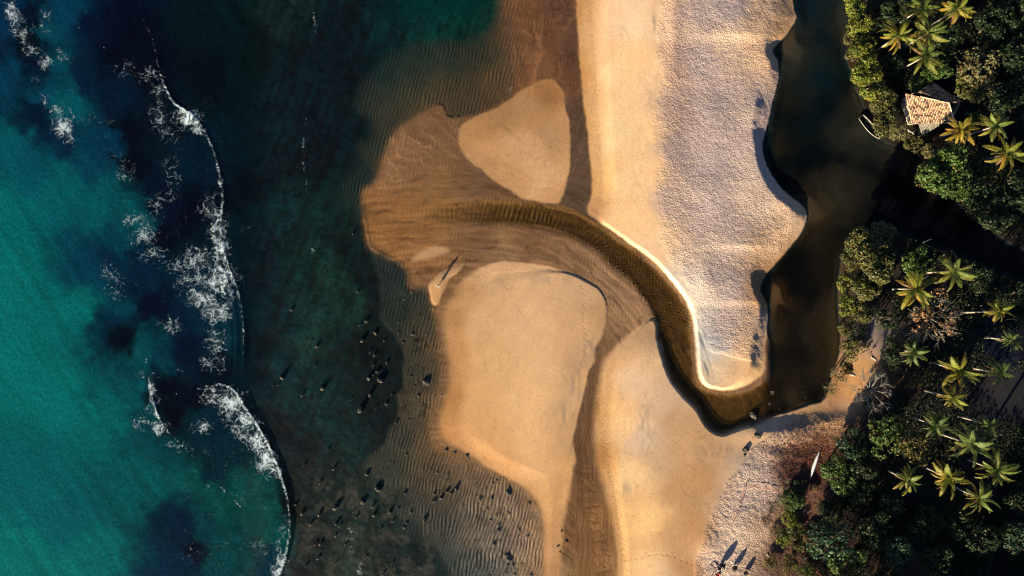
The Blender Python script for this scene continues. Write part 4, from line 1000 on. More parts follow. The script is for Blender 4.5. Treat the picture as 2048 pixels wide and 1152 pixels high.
# ---------------------------------------------------------------- coconut palms
def frond_mesh(name, e0, bend, seed):
    """unit-length frond; e0 = start elevation, bend = total droop (radians)"""
    rs = random.Random(seed)
    V = []; Fc = []; N = 15
    p = Vector((0.04, 0, 0)); pts = []; dirs = []
    for i in range(N + 1):
        s = i / N
        e = e0 - bend * s ** 1.25
        d = Vector((math.cos(e), 0.10 * math.sin(3 * s), math.sin(e))).normalized()
        pts.append(p.copy()); dirs.append(d); p = p + d / N
    v, f = tube(pts[::3] + [pts[-1]], [0.014 * (1 - 0.8 * k / 6) for k in range(len(pts[::3]) + 1)], 3, False)
    V += v; Fc += f
    nr = len(V); tint = [1.25] * len(V)
    for i in range(1, N):
        s = i / N
        L = 0.18 * math.sin(math.pi * (0.10 + 0.86 * s) ** 0.8) ** 0.7 * rs.uniform(.85, 1.1)
        d = dirs[i]; up = Vector((-d.z, 0, d.x))
        for sd in (-1, 1):
            for half in (0, 0.5):
                q = pts[i] + d * (half / N)
                side = Vector((0, sd, 0))
                droop = -0.30 - 0.35 * s + rs.uniform(-.15, .15)
                dr = (d * 0.55 + side * 0.85 + up * 0.25 + Vector((0, 0, droop))).normalized()
                w = d * 0.012
                m = q + dr * L * 0.55 + Vector((0, 0, 0.02))
                dr2 = (dr + Vector((0, 0, -0.45))).normalized()
                tip = m + dr2 * L * 0.45
                o = len(V)
                V += [q - w, q + w, m + w * 1.1, m - w * 1.1, tip]
                Fc += [(o, o + 1, o + 2, o + 3), (o + 3, o + 2, o + 4)]
                k = rs.uniform(.75, 1.2)
                tint += [k] * 5
    me = bpy.data.meshes.new(name)
    me.from_pydata([tuple(v) for v in V], [], Fc)
    at = me.attributes.new('lc', 'FLOAT_COLOR', 'POINT')
    at.data.foreach_set('color', np.repeat(np.array([[k, k, k, 1] for k in tint], np.float32), 1, 0).ravel())
    me.materials.append(LEAF)
    return me
FRONDS = [[frond_mesh('frond', e, b, i * 10 + j) for j in range(2)] for i, (e, b) in enumerate(((1.15, 1.25), (0.75, 1.55), (0.32, 1.5), (-0.12, 1.15), (-0.7, 0.6)))]
def palm(px, py, rpx, zc, label, tone=(0.115, 0.125, 0.022), lean=(0, 0), nf=26):
    c = P(px, py, zc)
    bx, by = c.x + lean[0], c.y + lean[1]
    g = max(ground_z(bx * 10 + 1024, 576 - by * 10), -0.2)
    root = empty('palm_tree', (bx, by, g))
    h = zc - g; R = rpx / 10 * (CAM_H - zc) / CAM_H * 0.90
    dx, dy = c.x - bx, c.y - by
    path = [(dx * s ** 1.6, dy * s ** 1.6, -0.3 + (h + 0.3) * s) for s in (0, .12, .3, .5, .7, .85, 1.0)]
    v, f = tube(path, [.30, .21, .17, .155, .145, .14, .16], 8)
    mesh_obj('trunk', v, f, PALMBARK, root, True)
    a0 = random.uniform(0, 6.28)
    for i in range(nf):
        s = i / (nf - 1)
        cl_ = min(4, int(s * 4.6)); 
        me = FRONDS[cl_][i % 2]
        o = bpy.data.objects.new('frond', me); COL.objects.link(o); o.parent = root
        o.location = (dx, dy, h + 0.1 - 0.25 * s)
        o.rotation_euler = (random.uniform(-.9, .9), random.uniform(-.18, .18), a0 + i * 2.39996 + random.uniform(-.45, .45))
        L = R * random.uniform(.68, 1.12) * (1.0, 1.08, 1.1, 1.0, .8)[cl_]
        o.scale = (L, L * random.uniform(.8, 1.15), L)
        k = random.uniform(.8, 1.15)
        col = np.array(tone) * k
        if cl_ >= 3: col = col * np.array([1.35, .95, .8])
        if cl_ == 4 and random.random() < .5: col = np.array([.15, .085, .045])
        if cl_ == 0: col = col * np.array([.8, 1.05, 1])
        o.color = tuple(col) + (1,)
    for k in range(5):
        a = a0 + k * 1.25
        if k == 0:
            nut = mesh_obj('coconut', *ico_nut(), NUT, root, True); nm = nut.data
        else:
            nut = bpy.data.objects.new('coconut', nm); COL.objects.link(nut); nut.parent = root
        nut.location = (dx + .24 * math.cos(a), dy + .24 * math.sin(a), h - 0.28)
    tag(root, label, 'palm', 'coconut palms')
    return root
NUT = simple_mat('coconut_husk', (0.16, 0.12, 0.04), 0.6)
def ico_nut():
    bm = bmesh.new(); bmesh.ops.create_icosphere(bm, subdivisions=1, radius=0.13)
    V = [v.co.copy() for v in bm.verts]; Fc = [[v.index for v in f.verts] for f in bm.faces]; bm.free()
    return [Vector((v.x, v.y, v.z * 1.25)) for v in V], Fc
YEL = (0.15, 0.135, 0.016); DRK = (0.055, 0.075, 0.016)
for a in (
    (1797, 72, 44, 9.5, 'big lit palm at the left of the cluster above the house', YEL),
    (1855, 66, 42, 9.0, 'palm at the right of the cluster above the house'),
    (1850, 112, 44, 9.0, 'lowest palm of the cluster above the house'),
    (1843, 16, 38, 9.0, 'palm at the top edge above the cluster'),
    (1915, 18, 42, 10.5, 'palm at the top edge, right of the cluster', YEL),
    (1922, 260, 40, 8.5, 'golden palm touching the right corner of the tiled roof', (0.19, 0.135, 0.015)),
    (1990, 252, 38, 9.0, 'palm right of the golden palm beside the house'),
    (2012, 308, 44, 9.0, 'palm nearest the right edge above the inlet', YEL),
    (1832, 578, 48, 9.5, 'largest bright palm, on the wooded point south of the inlet', YEL),
    (1907, 543, 46, 9.8, 'tall palm with visible trunk right of the largest bright palm'),
    (1998, 622, 33, 12.0, 'leaning palm with long pale trunk right of the brown half bare tree', YEL, (-.5, -.6)),
    (2022, 680, 29, 9.0, 'small palm below the long trunked palm at the right edge', DRK),
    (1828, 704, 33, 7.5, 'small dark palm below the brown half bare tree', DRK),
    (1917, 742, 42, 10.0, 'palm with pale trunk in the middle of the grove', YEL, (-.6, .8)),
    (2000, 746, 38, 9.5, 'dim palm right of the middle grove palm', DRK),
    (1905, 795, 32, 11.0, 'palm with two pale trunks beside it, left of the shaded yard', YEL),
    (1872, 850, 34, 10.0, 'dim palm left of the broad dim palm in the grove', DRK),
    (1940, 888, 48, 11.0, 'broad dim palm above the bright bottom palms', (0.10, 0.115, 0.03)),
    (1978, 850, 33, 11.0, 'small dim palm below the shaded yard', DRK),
    (1815, 960, 36, 9.0, 'leftmost of the bright palms in the bottom row'),
    (1897, 955, 44, 10.0, 'brightest palm of the bottom row', YEL),
    (1990, 940, 46, 10.0, 'palm at the right of the bottom row'),
    (1957, 996, 42, 10.0, 'lowest palm of the grove'),
):
    palm(*a)

# ---------------------------------------------------------------- the house under the trees
t = NT('clay_tiles')
b = t.bsdf(Base_Color=t.mixc(1.0, (0.42, 0.27, 0.19), t.mixc(1.0, t.attr('lc', 'Color'), t.ramp(t.noise(t.coord(), 4, 2), .3, .7, .75, 1.2), 'MULTIPLY'), 'MULTIPLY'), Roughness=0.85)
TILE = t.done(b)
WALLM = simple_mat('limewashed_wall', (0.42, 0.36, 0.30), 0.9)
WOODM = simple_mat('weathered_wood', (0.20, 0.16, 0.12), 0.85, 0.2, 0.3, 8)
SHEETM = simple_mat('grey_roof_sheet', (0.20, 0.185, 0.165), 0.75, 0.2, 0.35, 2.5)
RIDGEM = simple_mat('pale_ridge_tile', (0.55, 0.36, 0.26), 0.85)
METALH = simple_mat('iron_handle', (0.04, 0.04, 0.04), 0.5)
GLASSD = simple_mat('dark_window', (0.02, 0.025, 0.03), 0.2, 0.5, 0.1)

hc = P(1858, 216, 0)
house = empty('tiled_house', (hc.x, hc.y, ground_z(1858, 216)))
HZ = house.location.copy()
def H(px, py, z):
    return P(px, py, z) - HZ
def tile_slope(name, TL, TR, BR, BL, nu, nv, seed):
    """rows of overlapping barrel tiles on the quad (TL,TR = ridge edge, BL,BR = eave)"""
    rs = random.Random(seed)
    V = []; Fc = []; T_ = []
    nrm = (TR - TL).cross(BL - TL).normalized()
    if nrm.z < 0: nrm = -nrm
    q = lambda u, v: (TL.lerp(TR, u)).lerp(BL.lerp(BR, u), v)
    for i in range(nu):
        for j in range(nv):
            k = rs.uniform(.55, 1.35)
            if rs.random() < .30: k = rs.uniform(.12, .4)
            if rs.random() < .02: continue
            j2 = rs.uniform(-.02, .03); u0 = (i + .04 + rs.uniform(-.06, .06)) / nu; u1 = (i + .96 + rs.uniform(-.06, .06)) / nu
            v0 = (j - .1) / nv; v1 = (j + 1.0 + rs.uniform(-.05, .15)) / nv
            o = len(V)
            for v_, lift in ((max(v0, 0), .01), (min(v1, 1.03), .075)):
                for s_, hh in ((0, 0), (.3, .10), (.7, .10), (1, 0)):
                    V.append(q(u0 + (u1 - u0) * s_, v_) + nrm * (hh + lift + j2))
            for s_ in range(3):
                Fc.append((o + s_, o + s_ + 1, o + s_ + 5, o + s_ + 4))
            Fc.append((o + 4, o + 5, o + 6, o + 7))
            T_ += [(k, k * rs.uniform(.85, 1.1), k * rs.uniform(.8, 1.1), 1)] * 8
    ob = mesh_obj(name, V, Fc, TILE, house)
    at = ob.data.attributes.new('lc', 'FLOAT_COLOR', 'POINT')
    at.data.foreach_set('color', np.array(T_, np.float32).ravel())
    ob['kind'] = 'stuff'
    return ob
zr, ze = 4.7, 3.1
A_, B_, C_, D_ = H(1811, 187, zr - .3), H(1897, 206, zr), H(1909, 247, ze), H(1823, 247, ze)
mesh_obj('roof_deck', [A_, B_, C_, D_, A_ - Vector((0, 0, .12)), B_ - Vector((0, 0, .12)), C_ - Vector((0, 0, .12)), D_ - Vector((0, 0, .12))], [(0, 3, 2, 1), (4, 5, 6, 7), (0, 1, 5, 4), (1, 2, 6, 5), (2, 3, 7, 6), (3, 0, 4, 7)], WOODM, house)
tile_slope('sunlit_roof_tiles', A_, B_, C_, D_, 26, 15, 1)
E_, F2 = H(1863, 164, ze + .1), H(1926, 204, ze)
G1 = H(1836, 184, zr - .15)
mesh_obj('back_roof_deck', [G1, B_, F2, E_, *[q - Vector((0, 0, .12)) for q in (G1, B_, F2, E_)]], [(0, 1, 2, 3), (7, 6, 5, 4), (0, 4, 5, 1), (1, 5, 6, 2), (2, 6, 7, 3), (3, 7, 4, 0)], WOODM, house)
tile_slope('shaded_roof_tiles', G1, B_, F2, E_, 20, 14, 2)
v, f = tube([A_.lerp(B_, .34) + Vector((0, 0, .14)), A_.lerp(B_, .75) + Vector((0, 0, .16))], [.16, .16], 6)
mesh_obj('ridge_cap', v, f, RIDGEM, house)
v, f = tube([A_.lerp(B_, .77) + Vector((0.03, -.08, .12)), B_ + Vector((0, 0, .14))], [.15, .15], 6)
mesh_obj('ridge_cap', v, f, RIDGEM, house)
v, f = tube([B_ + Vector((0.02, 0, .12)), C_ + Vector((0.02, 0, .12))], [.13, .13], 6)
mesh_obj('verge_cap', v, f, RIDGEM, house)
ring = [A_.lerp(C_, .06), B_.lerp(F2, .3), F2.lerp(B_, .12), E_.lerp(C_, .10), A_.lerp(C_, .06)]
ring = [D_.lerp(B_, .07), C_.lerp(A_, .07), F2.lerp(D_, .06), E_.lerp(D_, .08), A_.lerp(C_, .07)]
for k in range(5):
    a, c = ring[k], ring[(k + 1) % 5]
    d = (c - a); d.z = 0
    m = (a + c) / 2; top = min(a.z, c.z) - 0.1
    v, f = boxv((m.x, m.y, top / 2), (d.length, 0.2, top), math.atan2(d.y, d.x))
    w = mesh_obj('wall', v, f, WALLM, house)
    if k == 0:
        v, f = boxv((m.x, m.y, 1.0), (0.9, 0.26, 2.0), math.atan2(d.y, d.x)); dr_ = mesh_obj('door', v, f, WOODM, house); v, f = boxv((m.x + .3, m.y, 1.0), (0.05, 0.34, 0.12), math.atan2(d.y, d.x)); mesh_obj('handle', v, f, METALH, dr_)
        for s in (.22, .78):
            q = a.lerp(c, s); v, f = boxv((q.x, q.y, 1.5), (0.9, 0.25, 1.0), math.atan2(d.y, d.x)); wd_ = mesh_obj('window', v, f, GLASSD, house); v, f = boxv((q.x, q.y, 0.96), (1.05, 0.34, 0.07), math.atan2(d.y, d.x)); mesh_obj('sill', v, f, WOODM, wd_)
# grey lean-to: sheets side by side
L1, L2, L3, L4 = H(1834, 240, 3.35), H(1873, 229, 3.45), H(1888, 246, 2.5), H(1844, 271, 2.3)
for k in range(6):
    a, c = L1.lerp(L2, k / 6 + .004), L1.lerp(L2, (k + 1) / 6 + .010); d, e = L4.lerp(L3, k / 6 + .004), L4.lerp(L3, (k + 1) / 6 + .010)
    V = []; Fc = []
    off = Vector((0, 0, .012 * (k % 2)))
    for s in range(7):
        hgt = Vector((0, 0, .035 * (s % 2))) + off
        V += [a.lerp(c, s / 6) + hgt, d.lerp(e, s / 6) + hgt]
    for s in range(6):
        Fc.append((2 * s, 2 * s + 1, 2 * s + 3, 2 * s + 2))
    o = mesh_obj('roof_sheet', V, Fc, SHEETM, house)
    md = o.modifiers.new('thickness', 'SOLIDIFY'); md.thickness = 0.02
for q in (L3, L4, L1):
    v, f = boxv((q.x, q.y, (q.z - .05) / 2), (.14, .14, q.z - .05)); mesh_obj('post', v, f, WOODM, house)
tag(house, 'small house with sunlit clay tile roof and grey sheet lean-to among trees', 'house')

# ---------------------------------------------------------------- boats
BOATDK = simple_mat('dark_boat_paint', (0.018, 0.024, 0.026), 0.5, 0.4, 0.3, 3)
RIMW = simple_mat('white_gunwale', (0.42, 0.39, 0.35), 0.6)
RIMO = simple_mat('orange_gunwale', (0.62, 0.17, 0.05), 0.6)
HULLW = simple_mat('white_canoe_paint', (0.50, 0.53, 0.60), 0.45, 0.4, 0.12, 2)
def boat(name, stern, bow, width, rim, label, depth=0.55, transom=0.75, zoff=-0.12):
    s = P(*stern); b_ = P(*bow)
    L = (b_ - s).length; rz = math.atan2(b_.y - s.y, b_.x - s.x)
    root = empty(name, (s.x, s.y, zoff), rz)
    N = 12; K = 7
    def half(t_): return width / 2 * (transom + (1 - transom) * math.sin(min(1, t_ / .45) * math.pi / 2)) * (1 - max(0, (t_ - .45) / .55) ** 2.2)
    V = []; Fc = []
    for i in range(N + 1):
        t_ = i / N; w = max(half(t_), 0.015); sheer = depth * (1 + .28 * t_ ** 2 + .05 * (1 - t_))
        for k in range(K):
            a = math.pi * k / (K - 1)
            V.append((t_ * L, w * math.cos(a), sheer - math.sin(a) ** .7 * (sheer + .05 - .25 * t_ ** 3)))
    for i in range(N):
        for k in range(K - 1):
            Fc.append((i * K + k, (i + 1) * K + k, (i + 1) * K + k + 1, i * K + k + 1))
    Fc.append(tuple(range(K)))
    o = mesh_obj('hull', V, Fc, BOATDK, root, True)
    md = o.modifiers.new('thickness', 'SOLIDIFY'); md.thickness = 0.04; md.offset = 1
    for sd in (0, K - 1):
        v, f = tube([Vector(V[i * K + sd]) + Vector((0, 0, .02)) for i in range(N + 1)], [.04] * (N + 1), 6)
        mesh_obj('gunwale', v, f, rim, o, True)
    v, f = tube([Vector(V[0]) + Vector((0, 0, .02)), Vector(V[K - 1]) + Vector((0, 0, .02))], [.035, .035], 5)
    mesh_obj('transom_rail', v, f, SHEETM, o)
    for t_ in (.25, .5, .72):
        v, f = boxv((t_ * L, 0, depth * .72), (.24, 2 * half(t_) * .9, .035)); mesh_obj('thwart', v, f, BOATDK, root)
    tag(root, label, 'boat', 'boats by the bank')
    return root
boat('rowing_boat', (1720, 234), (1757, 279), 1.55, RIMW, 'dark rowing boat with pale rim, half hidden under the bank trees')
boat('rowing_boat', (1858, 322), (1829, 298), 1.35, RIMO, 'boat with orange rim, bow poking out of the bank bushes', 0.5, 0.8)
# upturned white canoe
p0 = P(1617, 952); p1 = P(1634, 901); m = (p0 + p1) / 2
canoe = empty('canoe', (m.x, m.y, ground_z(1625, 926) + 0.02), math.atan2(p1.y - p0.y, p1.x - p0.x))
L = (p1 - p0).length
V = []; Fc = []; N = 16; K = 9
for i in range(N + 1):
    t_ = i / N * 2 - 1; w = max(.31 * (1 - abs(t_) ** 2.1), .02); hh = .34 + .05 * t_ * t_
    for k in range(K):
        a = math.pi * k / (K - 1)
        V.append((t_ * L / 2, w * math.cos(a), hh * math.sin(a) ** .75 * (1 - .55 * abs(t_) ** 5) + .02))
for i in range(N):
    for k in range(K - 1): Fc.append((i * K + k, i * K + k + 1, (i + 1) * K + k + 1, (i + 1) * K + k))
hl_ = mesh_obj('hull', V, Fc, HULLW, canoe, True)
v, f = tube([Vector((-L / 2 + .2, 0, .37)), Vector((-L / 4, 0, .385)), Vector((L / 4, 0, .385)), Vector((L / 2 - .2, 0, .37))], [.02] * 4, 5)
mesh_obj('keel', v, f, HULLW, hl_)
for sd in (0, K - 1):
    v, f = tube([V[i * K + sd] for i in range(N + 1)], [.025] * (N + 1), 5); mesh_obj('gunwale', v, f, RIMW, hl_)
v, f = boxv((-L / 2 - .12, 0, .10), (.3, .12, .05)); mesh_obj('bow_tip', v, f, RIMO, canoe)
tag(canoe, 'long slender white canoe lying upturned on brown leaf litter', 'canoe')

# ---------------------------------------------------------------- person on the sand spit
SKIN = simple_mat('skin', (0.36, 0.21, 0.14), 0.6, 0.3, 0.05)
CLOTH = simple_mat('white_cotton', (0.80, 0.78, 0.74), 0.9, 0.1, 0.05)
HAIR = simple_mat('dark_hair', (0.02, 0.014, 0.01), 0.6)
pp = P(877, 572)
person = empty('person', (pp.x, pp.y, ground_z(877, 572)), math.radians(-35))
verts = {}; edges = []
def J(n_, x, y, z, r, par=None):
    verts[n_] = (len(verts), (x, y, z), r)
    if par: edges.append((verts[par][0], verts[n_][0]))
J('pelvis', 0, 0, .95, .135)
J('waist', 0, 0, 1.08, .115, 'pelvis'); J('chest', 0, -.01, 1.27, .135, 'waist'); J('neck0', 0, 0, 1.42, .07, 'chest'); J('neck', 0, 0, 1.48, .052, 'neck0')
J('jaw', 0, .02, 1.54, .075, 'neck'); J('head', 0, .01, 1.61, .092, 'jaw'); J('crown_', 0, 0, 1.69, .06, 'head'); J('nose', 0, .105, 1.585, .016, 'head')
for s, n_ in ((-1, 'l'), (1, 'r')):
    J(n_ + 'hip', s * .09, 0, .88, .095, 'pelvis'); J(n_ + 'knee', s * .095, .02, .48, .06, n_ + 'hip'); J(n_ + 'calf', s * .095, -.01, .33, .055, n_ + 'knee'); J(n_ + 'ankle', s * .095, -.02, .08, .04, n_ + 'calf'); J(n_ + 'toe', s * .11, .15, .035, .032, n_ + 'ankle')
    J(n_ + 'sho', s * .17, -.01, 1.38, .06, 'neck0')
# one arm straight up, the other hanging a little away from the body
J('relb', .21, 0, 1.66, .045, 'rsho'); J('rwri', .20, .02, 1.90, .03, 'relb'); J('rpal', .20, .02, 1.98, .034, 'rwri')
J('lelb', -.33, -.03, 1.14, .045, 'lsho'); J('lwri', -.42, .04, .93, .03, 'lelb'); J('lpal', -.45, .06, .86, .034, 'lwri')
for n_, up in (('rpal', 1), ('lpal', -1)):
    x, y, z = verts[n_][1]
    for k, ln in enumerate((.075, .085, .08, .06)):
        J(n_ + str(k), x + (k - 1.5) * .02, y, z + up * .05, .009, n_); J(n_ + str(k) + 't', x + (k - 1.5) * .022, y + .015, z + up * (.05 + ln), .008, n_ + str(k))
    J(n_ + 'th', x - .045, y + .01, z + up * .02, .010, n_); J(n_ + 'tht', x - .065, y + .02, z + up * .06, .009, n_ + 'th')
me = bpy.data.meshes.new('body')
me.from_pydata([v[1] for v in verts.values()], edges, [])
body = bpy.data.objects.new('body', me); COL.objects.link(body); body.parent = person
me.materials.append(SKIN)
sk = body.modifiers.new('skin', 'SKIN'); sk.use_smooth_shade = True
for i, v in enumerate(verts.values()):
    me.skin_vertices[0].data[i].radius = (v[2], v[2]); me.skin_vertices[0].data[i].use_root = (i == 0)
sb = body.modifiers.new('sub', 'SUBSURF'); sb.levels = 1; sb.render_levels = 2
def lathe(prof, seg=14, sy=.78):
    V = []; Fc = []
    for z, r in prof:
        for k in range(seg):
            a = 2 * math.pi * k / seg; w = 1 + .05 * math.sin(5 * a) * (r > .2)
            V.append((r * w * math.cos(a), r * w * sy * math.sin(a), z))
    for i in range(len(prof) - 1):
        for k in range(seg): Fc.append((i * seg + k, i * seg + (k + 1) % seg, (i + 1) * seg + (k + 1) % seg, (i + 1) * seg + k))
    return V, Fc
dress = mesh_obj('dress', *lathe([(.42, .27), (.7, .235), (.92, .19), (1.08, .145), (1.25, .17), (1.36, .19), (1.43, .13), (1.46, .085)]), CLOTH, person, True)
v, f = tube([(-.17, -.01, 1.38), (-.26, -.02, 1.25), (-.33, -.03, 1.13), (-.41, .03, .97)], [.085, .085, .08, .10], 8, False); mesh_obj('sleeve', v, f, CLOTH, dress, True)
v, f = tube([(.17, -.01, 1.36), (.20, 0, 1.52), (.21, 0, 1.66)], [.085, .075, .075], 8, False); mesh_obj('sleeve', v, f, CLOTH, dress, True)
mesh_obj('hair', *lathe([(1.46, .07), (1.52, .115), (1.60, .118), (1.68, .09), (1.72, .03), (1.725, .001)], 12, .95), HAIR, person, True).location = (0, -.035, 0)
tag(person, 'person in white clothes on the sand spit, one arm raised, long shadow', 'person')

# ---------------------------------------------------------------- rocks
t = NT('barnacled_rock')
n1_ = t.noise(t.coord(), 2.2, 4, 0.65)
cr = t.mixc(t.ramp(n1_, .48, .70), (0.012, 0.012, 0.012), (0.13, 0.11, 0.08))
bb = t.bsdf(Base_Color=cr, Roughness=0.8)
t.l(t.bump(t.noise(t.coord(), 5, 3, .6), .12), bb.node.inputs['Normal'])
ROCK = t.done(bb)
def rock_mesh(seed):
    bm = bmesh.new(); bmesh.ops.create_icosphere(bm, subdivisions=3, radius=1)
    for v in bm.verts:
        p = v.co
        n_ = float(fbm(np.array([p.x * 1.3 + seed * 9 + 40]), np.array([p.y * 1.3 + p.z * 1.7 + 40 + seed]), seed, 3)[0])
        k = 1 + 0.95 * n_
        v.co = Vector((p.x * k, p.y * k, max(p.z, -.35) * k))
    me_ = bpy.data.meshes.new('rock'); bm.to_mesh(me_); bm.free(); me_.materials.append(ROCK)
    return me_
ROCKS = [rock_mesh(s) for s in range(6)]
RL = """644 777 8 .75;603 792 5 .4;633 693 6 .45;620 684 4 .3;724 681 8 .6;750 667 6 .4;768 682 4 .3;739 705 5 .35;748 711 5 .3;773 726 5 .4;746 731 4 .3;754 744 6 .4;761 760 10 .8;737 757 7 .5;746 750 4 .3;740 790 11 .8;720 820 13 .9;772 809 5 .45;750 818 4 .3;784 790 3 .25;564 756 7 .7;628 733 3 .25;732 643 6 .4;718 652 4 .35;797 643 6 .3;797 664 5 .2;825 668 7 .35;830 684 4 .55;805 685 6 .3;853 669 5 .2;852 765 13 .7;823 753 5 .25;829 772 5 .25;836 791 6 .5;871 792 4 .2;884 790 3 .15;792 847 6 .55;819 840 4 .25;607 932 4 .25;666 939 4 .35;713 906 4 .3;639 967 5 .4;755 978 8 .65;810 987 6 .4;868 988 6 .5;868 1002 7 .6;882 997 8 .5;894 983 7 .7;670 1016 7 .6;637 1031 6 .6;620 1050 6 .5;672 1048 6 .6;679 1054 5 .3;711 1035 4 .4;705 1025 4 .3;744 1014 4 .3;747 1031 8 .5;779 1025 9 .5;821 1026 4 .4;796 1018 4 .2;849 1040 6 .65;859 1045 3 .2;785 1043 5 .3;807 1056 5 .25;812 1047 5 .25;724 1005 8 .5;733 949 7 .4;630 1090 5 .35;640 1090 5 .4;635 1118 5 .45;611 1133 4 .3;604 1028 7 .35;670 1129 5 .3;670 1073 4 .3;810 1123 3 .2;783 1129 4 .3;813 909 5 .3;874 946 5 .35;864 951 3 .15;892 900 7 .3;910 905 6 .35;934 911 6 .35;938 917 6 .2;912 978 7 .75;902 987 7 .5;954 967 5 .25;986 957 4 .2;994 961 5 .25;986 967 4 .2;960 999 7 .3;984 997 6 .35;1017 986 12 .5;975 1017 6 .3;1043 1012 4 .2;1059 1006 6 .3;1017 1026 6 .3;993 1032 8 .3;982 1040 5 .25;927 1033 6 .2;1026 1041 4 .25;997 1051 7 .35;997 1061 7 .3;1037 1058 6 .3;1055 1072 6 .35;988 1087 8 .35;1016 1116 11 .5;1015 1130 6 .25;1025 1131 7 .3;1123 1062 6 .3;1133 1083 5 .25;1116 1092 4 .2;1120 1103 3 .15;985 1145 5 .2;1062 1150 6 .3;1029 1149 6 .3;705 468 5 .45;715 584 5 .45;582 620 6 .5;824 584 6 .25;808 600 4 .2;839 632 4 .2;383 1096 8 .45;270 213 5 .3;231 32 4 .25;158 55 6 .2;556 770 4 .3;700 800 3 .25;760 870 3 .2;655 900 3 .25;590 1010 4 .3;690 1090 4 .3;730 1118 4 .3;765 1150 4 .25;760 1060 4 .25;840 1095 3 .2"""
BIG = {(720, 820): 'largest rock in the dark reef pool, far below the person', (740, 790): 'rock in the dark reef pool just above its largest rock', (761, 760): 'jagged rock in the middle of the dark reef pool', (644, 777): 'lone rock left of the dark reef pool with a long shadow',
       (852, 765): 'broad dark rock on brown shallows left of the big sand island', (1017, 986): 'broad pitted rock at the lower edge of the big sand island', (1016, 1116): 'broad dark rock near the bottom of the rippled flats', (912, 978): 'tallest rock below the big sand island with a wide shadow',
       (894, 983): 'pointed rock with a long shadow, left of the tallest rock below the island', (755, 978): 'dark pointed rock at the left of the olive shallows', (747, 1031): 'split rock among seaweed patches at the bottom', (779, 1025): 'low weedy rock in a dark seaweed patch at the bottom', (724, 1005): 'cluster like rock at the edge of the seaweed near the bottom',
       (383, 1096): 'dark rock in the teal sea behind the lower breaker', (270, 213): 'brown rock showing in dark water behind the upper breaker', (231, 32): 'small brown rock in dark sea near the top', (158, 55): 'low rock awash in the sea at the top left',
       (849, 1040): 'thin pointed rock with long shadow on the brown flats', (724, 681): 'tan lit rock at the top of the dark reef pool', (564, 756): 'rock nearest the gap between the two breakers', (582, 620): 'lone rock in the reef shallows left of the person', (715, 584): 'lone rock directly left of the person in the dark shallows', (705, 468): 'rock off the tip of the river mouth fan',
       (892, 900): 'leftmost of four small rocks on the lower edge of the big island', (910, 905): 'second of four small rocks on the lower edge of the big island', (934, 911): 'third of four small rocks on the lower edge of the big island', (938, 917): 'rightmost of four small rocks on the lower edge of the big island',
       (824, 584): 'dark rock against the ripples left of the sand spit', (1123, 1062): 'dark rock at the edge of the brown drainage channel', (988, 1087): 'dark rock with curved shadow in the middle of the rippled flats', (670, 1016): 'tan lit rock with shadow in dark reef near the bottom'}
ri = 0
def rock(x, y, s, h, label, group):
    global ri
    ri += 1
    c = P(x, y); z = max(ground_z(x, y), -0.12) if x > 440 else -0.12
    o = bpy.data.objects.new('rock', ROCKS[ri % 6]); COL.objects.link(o)
    o.location = (c.x, c.y, z); r = s / 10 * .56
    h = h * (random.uniform(.3, .62) if s <= 6 else .66); r = r * random.uniform(.75, 1.15)
    o.scale = (r * random.uniform(.8, 1.3), r * random.uniform(.6, 1.1), h)
    o.rotation_euler = (random.uniform(-.12, .12), random.uniform(-.12, .12), random.uniform(0, 6.28))
    tag(o, label, 'rock', group)
ORD = 'first second third fourth fifth sixth seventh eighth ninth tenth eleventh twelfth thirteenth fourteenth fifteenth'.split()
def zone(x, y):
    if y < 720 and x < 790: return 'small rock in the dark reef shallows level with the big island', 'small rocks in the upper reef'
    if x < 790 and y < 900: return 'small rock in the dark reef pool left of the big island', 'small rocks in the dark reef pool'
    if x < 790 and y < 1040: return 'small rock among seaweed in the lower reef', 'small rocks in the lower reef'
    if x < 790: return 'small rock in the reef along the bottom edge', 'small rocks along the bottom edge'
    if y < 740: return 'small dark rock on brown shallows below the sand spit', 'small rocks below the sand spit'
    if y < 930: return 'small dark rock on brown shallows beside the big island', 'small rocks on the brown shallows'
    if x < 905: return 'small rock on the olive shallows below left of the big island', 'small rocks on the olive shallows'
    if y < 1045: return 'small dark rock on upper rippled flats below the big island', 'small rocks on the upper flats'
    return 'small dark rock on lower rippled flats near the bottom', 'small rocks on the lower flats'
cnt = {}
for x, y, s, h in sorted(cps(RL).tolist()):
    if (int(x), int(y)) in BIG:
        rock(x, y, s, h, BIG[(int(x), int(y))], 'rocks off the beach')
    else:
        lb, gr = zone(x, y)
        k = cnt.get(gr, 0); cnt[gr] = k + 1
        rock(x, y, s, h, lb + ', ' + (ORD[k] if k < 15 else 'last') + ' from left', gr)
for x, y, s, h, lb in ((1546, 786, 9, .35, 'pale topped rock in the dark pool at the river bend, upper one'), (1540, 807, 8, .35, 'pale topped rock in the dark pool at the river bend, lower one'), (1507, 831, 15, .75, 'largest rock at the bend of the river mouth bank'), (1503, 848, 9, .6, 'pale slab rock just below the largest river bend rock'), (1511, 870, 11, .95, 'rock on the sand below the river bend casting a wide shadow'), (1488, 898, 11, .7, 'dark rock on the beach left of the trampled sand edge'), (1487, 909, 5, .4, 'small rock touching the dark beach rock from below'), (1559, 818, 6, .15, 'low dark rock in the shallow edge right of the river bend'), (1594, 742, 9, .05, 'mossy rock just under the lagoon water'), (1612, 795, 5, .05, 'small rock under the lagoon water near the sand')):
    rock(x, y, s, h, lb, 'rocks at the river bend')

